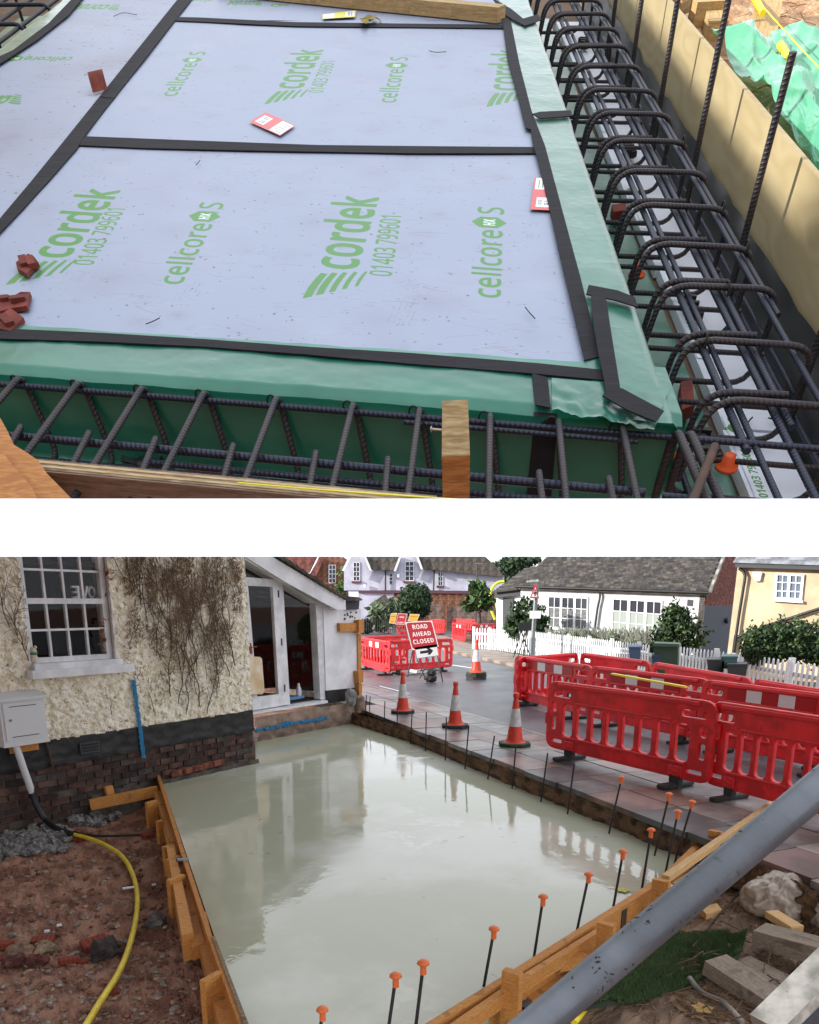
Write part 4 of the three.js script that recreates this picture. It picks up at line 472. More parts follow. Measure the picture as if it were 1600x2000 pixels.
  for (const [u, v, n] of [[330, 1360, 34], [345, 1375, 40], [360, 1395, 40], [385, 1380, 36], [400, 1395, 40], [352, 1330, 26], [420, 1360, 30], [445, 1320, 24], [455, 1300, 20], [310, 1290, 24], [300, 1250, 20], [330, 1240, 18], [285, 1215, 16], [270, 1180, 14], [365, 1250, 18], [395, 1230, 18], [410, 1290, 22], [440, 1230, 16], [320, 1180, 12], [380, 1300, 22], [255, 1160, 10], [430, 1180, 10], [240, 1140, 8]]) { grow(u, v, n, rr(0.005, 0.009), 1); grow(u + rr(-25, 25), v - rr(0, 60), n, rr(0.003, 0.005), rnd() < 0.5 ? 1 : 0); grow(u + rr(-30, 30), v - rr(20, 90), n, rr(0.0025, 0.004), 0); }
  for (const [u, v, n] of [[52, 1290, 14], [44, 1270, 16], [30, 1240, 12], [15, 1225, 12], [300, 1395, 6], [215, 1394, 3]]) grow(u, v, n, 0.005, 1);
  for (let i = 0; i < 7000; i++) { const u = 240 + 228 * Math.pow(rnd(), 0.85), v = 1087 + rnd() * 300 * (0.45 + 0.55 * rnd()), k = fbm(u * 0.03, v * 0.009, 3); if (k < 0.06 - (v < 1250 ? 0.12 : 0)) continue; const [s, y] = hw.at(u, v); if (s > cor - 0.03 || (s < s1 + 0.1 && y > wb - 0.1)) continue; const a2 = rr(-1.2, 1.2) + Math.PI / 2, l = rr(0.015, 0.05), c = hw(s, y, 0.04); pads.push(rod(c, hw(s + Math.cos(a2) * l, y + Math.sin(a2) * l, 0.036 + rr(0, 0.014)), rr(0.002, 0.005), 4)); }
  const mk = tint([112, 90, 74], { rough: 0.95 });
  part('stems', stems, mk, t, 'stuff'); part('side_shoots', twigs, mk, t, 'stuff'); part('root_hairs', pads, tint([138, 112, 86], { rough: 0.95 }), t, 'stuff');
}
// --- meter box, conduit, cables
{
  const [a0, y1] = hw.at(-4, 1362, 0.2), [a1] = hw.at(84, 1352, 0.2), [, y0] = hw.at(45, 1450, 0.2), t = thing('meter_box', 'white wall-mounted meter box with a hinged door', 'meter box', hw((a0 + a1) / 2, y0, 0.1)), m = plain([208, 210, 212], 0.4);
  part('case', hw.box(a0, a1, y0, y1 - 0.05, 0.02, 0.2), m, t); part('lid', hexa(hw(a0 - 0.02, y1 - 0.05, 0.02), hw(a1 + 0.02, y1 - 0.05, 0.02), hw(a1 + 0.02, y1 - 0.05, 0.23), hw(a0 - 0.02, y1 - 0.05, 0.23), hw(a0 - 0.02, y1 + 0.03, 0.02), hw(a1 + 0.02, y1 + 0.03, 0.02), hw(a1 + 0.02, y1 - 0.02, 0.23), hw(a0 - 0.02, y1 - 0.02, 0.23)), m, t);
  const d = part('door', hw.box(a0 + 0.03, a1 - 0.03, y0 + 0.03, y1 - 0.07, 0.2, 0.212), m, t); part('lock', (() => { const c = hw(a0 + 0.09, (y0 + y1) / 2, 0.212); return lathe([[0, 0.008], [0.014, 0.008], [0.014, 0]], c, 12, HW.n.clone().negate()); })(), M.metalGrey, d);
  for (const y of [y1 - 0.11, y0 + 0.07]) part('slot', hw.box(a0 + 0.09, a1 - 0.1, y - 0.004, y + 0.004, 0.2125, 0.214), M.charcoal, d); part('drip_edge', hw.box(a0 - 0.01, a1 + 0.01, y0 - 0.03, y0, 0.02, 0.215), m, t);
  single('plywood_offcut', hw.box(a0 + 0.12, a1 - 0.04, y0 - 0.13, y0 - 0.04, 0.03, 0.05), M.formTimber, 'brown timber offcut under the meter box', 'timber');
  single('conduit_pipe', tube([hw(...hw.at(30, 1452, 0.12), 0.12), hw(...hw.at(46, 1500, 0.12), 0.12), hw(...hw.at(63, 1548, 0.12), 0.12)], 0.036, { rad: 10 }), M.white, 'white plastic conduit pipe dropping from the meter box', 'pipe');
  single('black_pipe', tube([hw(...hw.at(62, 1540, 0.12), 0.12), hw(...hw.at(70, 1570, 0.14), 0.14), G(88, 1600, -0.3), G(110, 1618, -0.36), G(140, 1629, -0.4)], 0.033, { rad: 9, seg: 30 }), M.black, 'black plastic pipe bending from the conduit to the soil', 'pipe');
  single('black_cable', tube([G(130, 1622, -0.42), G(180, 1632, -0.43), G(240, 1632, -0.44), G(300, 1629, -0.44)], 0.014, { rad: 6 }), M.black, 'black cable lying across the soil to the formwork', 'cable');
  single('rusty_pipe', rod(hw(...hw.at(90, 1448, 0.04), 0.04), hw(...hw.at(103, 1497, 0.05), 0.05), 0.015), M.rust, 'thin rusty pipe on the black plinth', 'pipe');
  const hose = [[136, 1628], [170, 1636], [205, 1650], [238, 1672], [258, 1705], [268, 1745], [267, 1785], [258, 1830], [245, 1870], [226, 1910], [200, 1950], [172, 1995], [140, 2050]].map(([u, v]) => G(u, v, -0.42));
  single('yellow_hose', tube(hose, 0.021, { rad: 9, seg: 70 }), mottle('hose', rgb(232, 208, 62), rgb(218, 190, 48), { n: 128, metres: 0.4, rough: 0.5, sd: 160, speck: 0.12, speckC: rgb(96, 80, 48), bump: 0.003 }), 'long yellow pipe curving over the brown soil', 'hose');
}
// --- lean-to extension with glazed door
{
  const E = (u, v, o = 0) => { const [s, y] = ex.at(u, v, o); return ex(s, y, o); }, S = (u, v, o = 0) => ex.at(u, v, o), t = thing('lean_to', 'white lean-to extension with sloping roof, glazed door and side pane', 'extension', E(600, 1440)), P = (o, ...q) => q.map(([u, v]) => E(u, v, o)), back = HW.n.clone();
  const cor = HOUSE.cor;
  part('base_wall', sheet((s, q) => { const A_ = E(492, 1446), B_ = E(706, 1410), p = A_.clone().lerp(B_, s), y0 = SLAB - 0.1, y1 = E(492, 1400).y + (E(700, 1368).y - E(492, 1400).y) * s; return p.setY(y0 + (y1 - y0) * q).addScaledVector(back, -(0.1 + 0.05 * (1 - q)) + 0.04 * fbm(s * 14, q * 4, 2)); }, 60, 12, 2.5, 0.5), mottle('raw_base', rgb(152, 132, 118), rgb(108, 92, 80), { metres: 0.9, rough: 0.95, bump: 0.03, sd: 161 }), t);
  { const L = [[497, 1427], [540, 1420], [565, 1413], [600, 1409], [640, 1402]], d = []; for (let n = 0; n < 700; n++) { const k = rnd() * 3.999, i = Math.floor(k), f = k - i, r = rr(0.006, 0.018); d.push(rock(E(L[i][0] + (L[i + 1][0] - L[i][0]) * f, L[i][1] + (L[i + 1][1] - L[i][1]) * f + (rnd() + rnd() - 1) * (Math.abs(k - 1.8) < 0.3 ? 7 : 3.5), 0.135 + rr(-0.02, 0.02)), r, 0.005, r, { det: 0, up: back.clone().negate() })); } part('sprayed_line', d, M.blueSpray, t, 'stuff'); }
  part('sill', prism(P(0.14, [491, 1393], [640, 1368], [641, 1373], [492, 1395.5]), back.clone().multiplyScalar(0.24)), M.frameWhite, t);
  part('white_wall', prism(P(0.05, [631, 1168], [640, 1185], [665, 1190], [705, 1190], [697, 1343], [637, 1349]), back.clone().multiplyScalar(0.25)), M.white, t);
  part('black_plinth', prism(P(0.06, [637, 1349], [697, 1343], [697, 1366], [639, 1374]), back.clone().multiplyScalar(0.26)), M.blackPaint, t);
  part('corner_post', prism(P(0.03, [617, 1176], [631, 1178], [638, 1367], [626, 1366]), back.clone().multiplyScalar(0.16)), M.frameWhite, t);
  // doorway frames
  const D = part('door', prism(P(0.02, [475, 1134], [484, 1134], [505, 1386], [494, 1388]), back.clone().multiplyScalar(0.06)), M.frameWhite, t);
  part('lock_stile', prism(P(0.024, [532, 1133], [549, 1134], [563, 1376], [546, 1379]), back.clone().multiplyScalar(0.068)), M.frameWhite, D);
  part('top_rail', prism(P(0.022, [484, 1134], [533, 1134], [534, 1146], [486, 1144]), back.clone().multiplyScalar(0.062)), M.frameWhite, D);
  part('bottom_rail', prism(P(0.022, [503, 1361], [546, 1356], [547, 1379], [505, 1386]), back.clone().multiplyScalar(0.062)), M.frameWhite, D);
  part('pane', prism(P(-0.01, [484, 1142], [534, 1142], [548, 1360], [502, 1364]), back.clone().multiplyScalar(0.006)), M.glassDark, D);
  part('handle', [prism(P(0.03, [486, 1256], [491, 1256], [494, 1277], [489, 1277]), back.clone().multiplyScalar(0.012)), rod(E(491, 1264, 0.06), E(502, 1263, 0.06), 0.008)], plain([140, 74, 54], 0.4, 0.3), D);
  for (const v of [1160, 1254, 1344]) part('hinge', prism(P(0.03, [543 + (v - 1160) * 0.065, v - 7], [545.5 + (v - 1160) * 0.065, v - 7], [546 + (v - 1160) * 0.065, v + 7], [543.5 + (v - 1160) * 0.065, v + 7]), back.clone().multiplyScalar(0.008)), M.charcoal, D);
  part('head_frame', prism(P(0.018, [470, 1126], [541, 1132], [541, 1135], [471, 1134]), back.clone().multiplyScalar(0.1)), M.frameWhite, t);
  part('mullion', prism(P(0.018, [549, 1136], [553, 1140], [567, 1376], [563, 1377]), back.clone().multiplyScalar(0.1)), M.frameWhite, t);
  part('side_pane', prism(P(-0.02, [551, 1138], [617, 1177], [627, 1366], [565, 1374]), back.clone().multiplyScalar(0.006)), M.glassDark, t);
  part('top_pane', prism(P(-0.02, [470, 1094], [541, 1132], [470, 1126]), back.clone().multiplyScalar(0.006)), M.glassDark, t);
  part('soffit', prism(P(0.1, [462, 1078], [470, 1088], [541, 1130], [620, 1178], [632, 1180], [560, 1130], [484, 1087]), back.clone().multiplyScalar(0.3)), M.white, t);
  part('bargeboard', prism(P(0.24, [448, 1056], [478, 1087], [560, 1138], [630, 1176], [659, 1191], [676, 1191], [675, 1172], [640, 1152], [560, 1104], [520, 1080], [500, 1056]), back.clone().multiplyScalar(0.05)), M.white, t);
  { const r0 = [[500, 1052], [540, 1084], [580, 1110], [620, 1136], [650, 1155], [676, 1170]]; r0.forEach(([u, v], i) => { if (i) { const [u0, v0] = r0[i - 1]; for (let k = 0; k < 3; k++) { const c = (f) => E(u0 + (u - u0) * f, v0 + (v - v0) * f - 1.5, 0.3), p = c(k / 3), q = c((k + 1.25) / 3).add(V3(0, -0.02, 0)); part('roof_tile', hexa(p, q, q.clone().addScaledVector(back, 2.4), p.clone().addScaledVector(back, 2.4), p.clone().setY(p.y + 0.05), q.clone().setY(q.y + 0.04), q.clone().addScaledVector(back, 2.4).setY(q.y + 0.04), p.clone().addScaledVector(back, 2.4).setY(p.y + 0.05)), M.roofDark, t); } } }); }
  part('eaves_box', prism(P(0.1, [676, 1172], [703, 1170], [701, 1190], [676, 1191]), back.clone().multiplyScalar(0.3)), M.charcoal, t); part('eaves_tile', prism(P(0.2, [664, 1163], [700, 1166], [709, 1171], [706, 1173], [678, 1174]), back.clone().multiplyScalar(0.6)), M.roofDark, t);
  part('torn_mortar', Array.from({ length: 12 }, () => rock(E(rr(672, 698), rr(1196, 1210), 0.055), 0.02, 0.02, 0.02, { det: 0 })), M.charcoal, t, 'stuff');
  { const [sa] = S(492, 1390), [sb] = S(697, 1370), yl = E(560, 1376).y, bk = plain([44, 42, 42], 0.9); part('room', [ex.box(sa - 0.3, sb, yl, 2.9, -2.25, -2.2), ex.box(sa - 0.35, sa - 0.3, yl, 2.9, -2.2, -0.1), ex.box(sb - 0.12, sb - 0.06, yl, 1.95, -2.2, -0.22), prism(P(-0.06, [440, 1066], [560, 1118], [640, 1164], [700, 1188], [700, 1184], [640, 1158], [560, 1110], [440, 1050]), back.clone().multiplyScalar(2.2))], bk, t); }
  { const A_ = E(505, 1384, -0.12), B_ = E(632, 1364, -0.12); part('inner_floor', prism([A_, B_, B_.clone().addScaledVector(back, 2), A_.clone().addScaledVector(back, 2)], V3(0, -0.05, 0)), plain([70, 64, 58], 0.6), t); }
  single('white_bottle', lathe([[0, 0], [0.05, 0], [0.05, 0.14], [0.03, 0.18], [0.02, 0.24], [0, 0.24]], E(584, 1360, -0.25), 12), M.white, 'white bottle behind the side pane', 'bottle');
  single('blue_tray', (() => { const A_ = E(566, 1368, -0.2), B_ = E(595, 1363, -0.2); return prism([A_, B_, B_.clone().addScaledVector(back, 0.15), A_.clone().addScaledVector(back, 0.15)], V3(0, 0.05, 0)); })(), plain([96, 140, 190], 0.5), 'pale blue tray behind the side pane', 'tray');
  { const q = P(0.12, [483, 1282], [508, 1283], [512, 1287], [517, 1350], [513, 1356], [490, 1356]); single('stained_board', prism(q, back.clone().multiplyScalar(0.03)), mottle('stained', rgb(206, 178, 136), rgb(232, 222, 204), { n: 128, metres: 0.8, base: 3, rough: 0.6, sd: 164 }), 'stained cream board with rounded corners leaning on the door', 'board'); }
  single('cloth_bag', rock(E(686, 1364, 0.25), 0.1, 0.16, 0.09, { det: 3, j: 0.4 }), plain([140, 140, 142], 0.9), 'grey cloth bundle hanging at the extension corner', 'cloth');
  single('clay_pipe', lathe([[0.1, 0], [0.11, 0.1], [0.11, 0.3], [0.06, 0.34], [0, 0.34]], E(702, 1392, 0.15), 14), tint([172, 150, 132]), 'short clay pipe stump beside the cloth bundle', 'pipe');
  const tp = (q, o, w, l) => single('timber_prop', prism(P(o, ...q), back.clone().multiplyScalar(w)), M.formTimber, l, 'timber', 'timbers nailed on the extension corner');
  tp([[664, 1217], [701, 1217], [701, 1233], [665, 1234]], 0.13, 0.07, 'brown timber block nailed across the white wall'); tp([[701, 1211], [711, 1210], [711, 1236], [701, 1236]], 0.18, 0.12, 'upright timber block above the pavement corner'); tp([[699, 1238], [706, 1237], [706, 1364], [701, 1364]], 0.08, 0.06, 'long thin timber strip down the extension corner'); tp([[700, 1311], [710, 1310], [710, 1333], [701, 1334]], 0.18, 0.12, 'timber block halfway down the corner'); tp([[701, 1336], [708, 1336], [707, 1364], [702, 1363]], 0.16, 0.1, 'short timber peg at the foot of the corner');
}
// ------------------------------------------------------------------ far side of the street
const leafCloud = (pts, n, size, lump = 0.25, flatY = 1) => { // small leaf faces spread through lumpy ellipsoids [c, rx, ry, rz]
  const P = [], U = []; for (let i = 0; i < n; i++) { const [c, rx, ry, rz] = pts[i % pts.length]; const d = V3(rr(-1, 1), rr(-1, 1), rr(-1, 1)); if (d.lengthSq() > 1 || d.lengthSq() < 0.01) { continue; } d.normalize(); const k = (0.55 + 0.45 * Math.sqrt(rnd()) + (rnd() < 0.1 ? rr(0, 0.22) : 0)) * (1 + lump * 2.6 * ns(d.x * 2.3 + c.x, d.y * 2.3 + c.y, d.z * 2.3)); const p = V3(c.x + d.x * rx * k, c.y + d.y * ry * k * flatY, c.z + d.z * rz * k), q = V3(rr(-1, 1), rr(-1, 1), rr(-1, 1)).setLength(size * rr(0.6, 1.3)), r = V3(rr(-1, 1), rr(-1, 1), rr(-1, 1)).cross(q).setLength(size * 0.55); for (const e of [p.clone().sub(q), p.clone().add(r), p.clone().add(q), p.clone().sub(q), p.clone().add(q), p.clone().sub(r)]) { P.push(e.x, e.y, e.z); U.push(0, 0); } } return tri(P, U); };
const blob = (u, v, z, ru, rv, rz = 1) => { const c = Z(u, v, z), k = -z / FOCAL; return [c, ru * k, rv * k, ru * k * rz]; };
const pane = (t, z, u0, v0, u1, v1, cols, rows, sill = true, frame = M.frameWhite, dv = 0) => { // a far window: pane, frame, bars, sill, at depth z
  const k = (u, v) => Z(u, v + dv * (u - u0) / (u1 - u0), z + 0.06), b = V3(0, 0, -0.05); const w = part('window', prism([k(u0, v0), k(u1, v0), k(u1, v1), k(u0, v1)].map((p) => p.clone().setZ(z + 0.03)), V3(0, 0, -0.02)), plain([66, 70, 80], 0.15), t); if (!w) return;
  const bar = (a0, b0, a1, b1) => prism([k(a0, b0), k(a1, b0), k(a1, b1), k(a0, b1)], b), f = (u1 - u0) * 0.09; part('frame', [bar(u0, v0, u0 + f, v1), bar(u1 - f, v0, u1, v1), bar(u0 + f, v0, u1 - f, v0 + f), bar(u0 + f, v1 - f, u1 - f, v1)], frame, w);
  for (let i = 1; i < cols; i++) { const x = u0 + (u1 - u0) * i / cols; part('glazing_bar', bar(x - 0.6, v0 + f, x + 0.6, v1 - f), frame, w); } for (let j = 1; j < rows; j++) { const y = v0 + (v1 - v0) * j / rows; part('glazing_bar', bar(u0 + f, y - 0.6, u1 - f, y + 0.6), frame, w); }
  if (sill) part('sill', prism([k(u0 - 3, v1), k(u1 + 3, v1), k(u1 + 3, v1 + 3.5), k(u0 - 3, v1 + 3.5)].map((p) => p.setZ(z + 0.15)), V3(0, 0, -0.14)), plain([96, 56, 56], 0.8), w);
};
const slab2 = (z, d, ...q) => prism(q.map(([u, v]) => Z(u, v, z)), V3(0, 0, -d));
{
  const t = thing('brick_house', 'brown brick house with red tiled roof and ivy beside the lilac house', 'house', Z(640, 1230, -69)); part('wall', slab2(-69, 6, [606, 1120], [640, 1060], [664, 1092], [670, 1087], [672, 1236], [606, 1236]), M.brickWall, t); part('roof', slab2(-68.4, 0.5, [540, 1060], [632, 1060], [604, 1118], [560, 1130], [520, 1110]), M.roofRed, t); part('roof_slope', slab2(-68.2, 0.4, [640, 1050], [645, 1060], [618, 1125], [606, 1125]), M.roofRed, t); pane(t, -69, 642, 1103, 656, 1139, 2, 4);
  single('wall_ivy', leafCloud([blob(668, 1125, -68.1, 8, 22), blob(672, 1146, -68.1, 9, 10), blob(664, 1148, -68.1, 8, 8)], 700, 0.16), M.leafB, 'green ivy climbing between the brick house and the lilac house', 'ivy');
  const h = thing('lilac_house', 'pale lilac house with two gables, dark roof and brick ground floor', 'house', Z(850, 1240, -66));
  part('wall', slab2(-66, 7, [672, 1153], [672, 1112], [690, 1075], [704, 1075], [722, 1112], [771, 1113], [790, 1070], [806, 1070], [824, 1111], [985, 1124], [985, 1155], [836, 1153], [722, 1153]), M.lilac, h);
  part('band', slab2(-65.8, 0.3, [700, 1153], [985, 1155], [985, 1160], [700, 1158]), plain([92, 58, 70], 0.8), h); part('lower_wall', slab2(-66, 6, [700, 1158], [770, 1158], [770, 1240], [700, 1240]), M.lilac, h);
  { const courses = []; for (let k = 0; k < 26; k++) for (let i = 0; i < 30; i++) { const u = 770 + i * 7.2 + (k % 2) * 3.6, v = 1160 + k * 2.5; courses.push(slab2(-65.96 + rr(0, 0.03), 0.2, [u, v], [u + 6.7, v], [u + 6.7, v + 2.15], [u, v + 2.15])); } part('brick_courses', courses, tint([152, 104, 78], { metres: 0.7, amt: 0.35 }), h, 'stuff'); part('lower_core', slab2(-66.03, 6, [770, 1158], [990, 1160], [990, 1240], [770, 1240]), M.mortar, h); }
  part('roof', slab2(-65.4, 0.5, [704, 1066], [725, 1113], [771, 1114], [790, 1066]), M.roofDark, h); part('roof', slab2(-65.4, 0.5, [806, 1066], [826, 1111], [905, 1119], [985, 1127], [975, 1112], [948, 1087], [930, 1066]), M.roofDark, h);
  for (const q of [[[668, 1114], [690, 1070], [694, 1070], [672, 1116]], [[704, 1070], [708, 1070], [726, 1114], [722, 1114]], [[769, 1115], [788, 1066], [792, 1066], [773, 1116]], [[806, 1066], [810, 1066], [826, 1111], [822, 1112]]]) part('bargeboard', slab2(-65.1, 0.25, ...q), M.white, h);
  pane(h, -66, 690, 1098, 703, 1135, 2, 4); pane(h, -66, 761, 1120, 767, 1141, 1, 3, false); pane(h, -66, 791, 1096, 809, 1135, 2, 4); pane(h, -66, 856, 1117, 865, 1144, 2, 3);
  for (const [u0, v0, u1, v1] of [[753, 1114, 753, 1153], [848, 1112, 847, 1153]]) part('drainpipe', rod(Z(u0, v0, -65.8), Z(u1, v1, -65.8), 0.07), M.black, h); for (const [u, v] of [[712, 1145], [778, 1125]]) part('alarm_box', slab2(-65.7, 0.15, [u - 2.5, v - 4], [u + 2.5, v - 4], [u + 2, v + 3], [u - 2, v + 3]), M.white, h);
  part('porch_roof', [slab2(-63.6, 0.2, [720, 1182], [752, 1160], [766, 1182]), slab2(-64.2, 1.2, [722, 1181], [764, 1181], [764, 1183], [722, 1183])], M.roofDark, h); part('door', slab2(-65.7, 0.2, [729, 1184], [736, 1184], [736, 1212], [729, 1212]), M.charcoal, h); part('door_case', slab2(-65.65, 0.2, [737, 1184], [746, 1184], [746, 1212], [737, 1212]), M.white, h);
  const wl = thing('garden_wall', 'weathered brick garden wall behind the red barriers', 'wall', Z(890, 1232, -60)); part('wall', slab2(-60, 0.3, [838, 1178], [868, 1180], [870, 1184], [965, 1186], [965, 1236], [838, 1236]), tint([136, 112, 104], { metres: 0.8 }), wl); part('pier', slab2(-59.85, 0.5, [866, 1180], [873, 1180], [873, 1236], [866, 1236]), M.brickWall, wl);
  { const tb = thing('topiary_bush', 'large round clipped topiary bush before the lilac house', 'bush', Z(812, 1232, -57)); for (const [m, n] of [[M.leafA, 4200], [M.leafD, 2000]]) part('foliage', leafCloud([blob(811, 1173, -57, 32, 33), blob(811, 1180, -57, 29, 32)], n, 0.15, 0.05), m, tb); part('core', rock(Z(811, 1176, -57), 1.1, 1.16, 1.0, { det: 3, j: 0.05 }), M.leafD, tb); part('trunk', rod(Z(813, 1232, -57), Z(812, 1195, -57), 0.16), M.bark, tb); }
  for (const [u, v, ru, rv, l] of [[745, 1206, 20, 22, 'spiky grey green shrub by the lilac porch'], [715, 1224, 10, 9, 'low dark hedge beside the railings'], [768, 1190, 9, 16, 'tall palm-like shrub next to the round bush']]) single('shrub', leafCloud([blob(u, v, -54, ru, rv)], 1100, 0.3), l[0] === 'l' ? M.leafD : M.leafC, l, 'shrub');
  { const f = thing('iron_railing', 'thin dark iron railings before the lilac house', 'railing', Z(735, 1235, -52)); for (let u = 708; u < 772; u += 4.2) part('bar', rod(Z(u, 1236, -52), Z(u, 1208, -52), 0.02, 5), M.black, f); for (const v of [1211, 1230]) part('rail', rod(Z(706, v, -52), Z(772, v, -52), 0.018, 5), M.black, f); }
  const tree = (l, tr, blobs, n, sz, mats, z) => { const T = thing('tree', l, 'tree', Z(tr[0][0], tr[0][1], z)); part('trunk', tube(tr.map(([u, v]) => Z(u, v, z)), (k) => 0.09 * (1.2 - k), { rad: 7 }), M.bark, T); blobs.slice(0, 4).forEach(([u, v]) => part('limb', rod(Z(tr[1][0], tr[1][1], z), Z(u, v, z), 0.035, 5), M.bark, T)); mats.forEach((m, i) => part('crown', leafCloud(blobs.map(([u, v, a, b]) => blob(u, v, z, a, b)), n, sz * (1 + i * 0.1), 0.5), m, T)); };
  tree('small airy street tree with thin trunk beside the yellow slide', [[938, 1225], [937, 1195], [936, 1170]], [[936, 1165, 20, 20], [922, 1180, 14, 14], [952, 1178, 14, 16], [935, 1148, 12, 10]], 460, 0.22, [M.leafB, M.leafA], -44);
  tree('dark green tree rising behind the bungalow roof', [[1000, 1180], [1000, 1150], [1000, 1120]], [[1010, 1100, 26, 26], [990, 1115, 20, 16], [1035, 1085, 20, 20], [978, 1112, 10, 9]], 1500, 0.3, [M.leafA, M.leafD], -75);
  tree('light olive tree at the end of the lilac roof', [[968, 1180], [968, 1150], [968, 1125]], [[968, 1110, 11, 8], [980, 1105, 10, 9], [975, 1120, 14, 9]], 700, 0.3, [M.leafC], -85);
  { const sl = thing('playground_slide', 'bright yellow curved tube behind the small tree', 'slide', Z(970, 1215, -47)); part('tube', tube([[985, 1136], [972, 1138], [961, 1150], [957, 1170], [960, 1192], [967, 1210]].map(([u, v]) => Z(u, v, -47)), 0.08, { rad: 8, seg: 24 }), plain([206, 214, 48], 0.4), sl); part('tube', tube([[984, 1150], [974, 1154], [968, 1170], [972, 1195]].map(([u, v]) => Z(u, v, -47.3)), 0.06, { rad: 8, seg: 20 }), plain([206, 214, 48], 0.4), sl); }
  { const L = thing('street_lamp', 'slender dark street lamp before the lilac house', 'street lamp', Z(929, 1215, -50)); part('pole', rod(Z(929, 1215, -50), Z(932, 1100, -50), 0.05), M.charcoal, L); part('lamp_head', slab2(-49.9, 0.2, [929, 1099], [942, 1100], [942, 1102], [929, 1102]), M.metalGrey, L); }
}
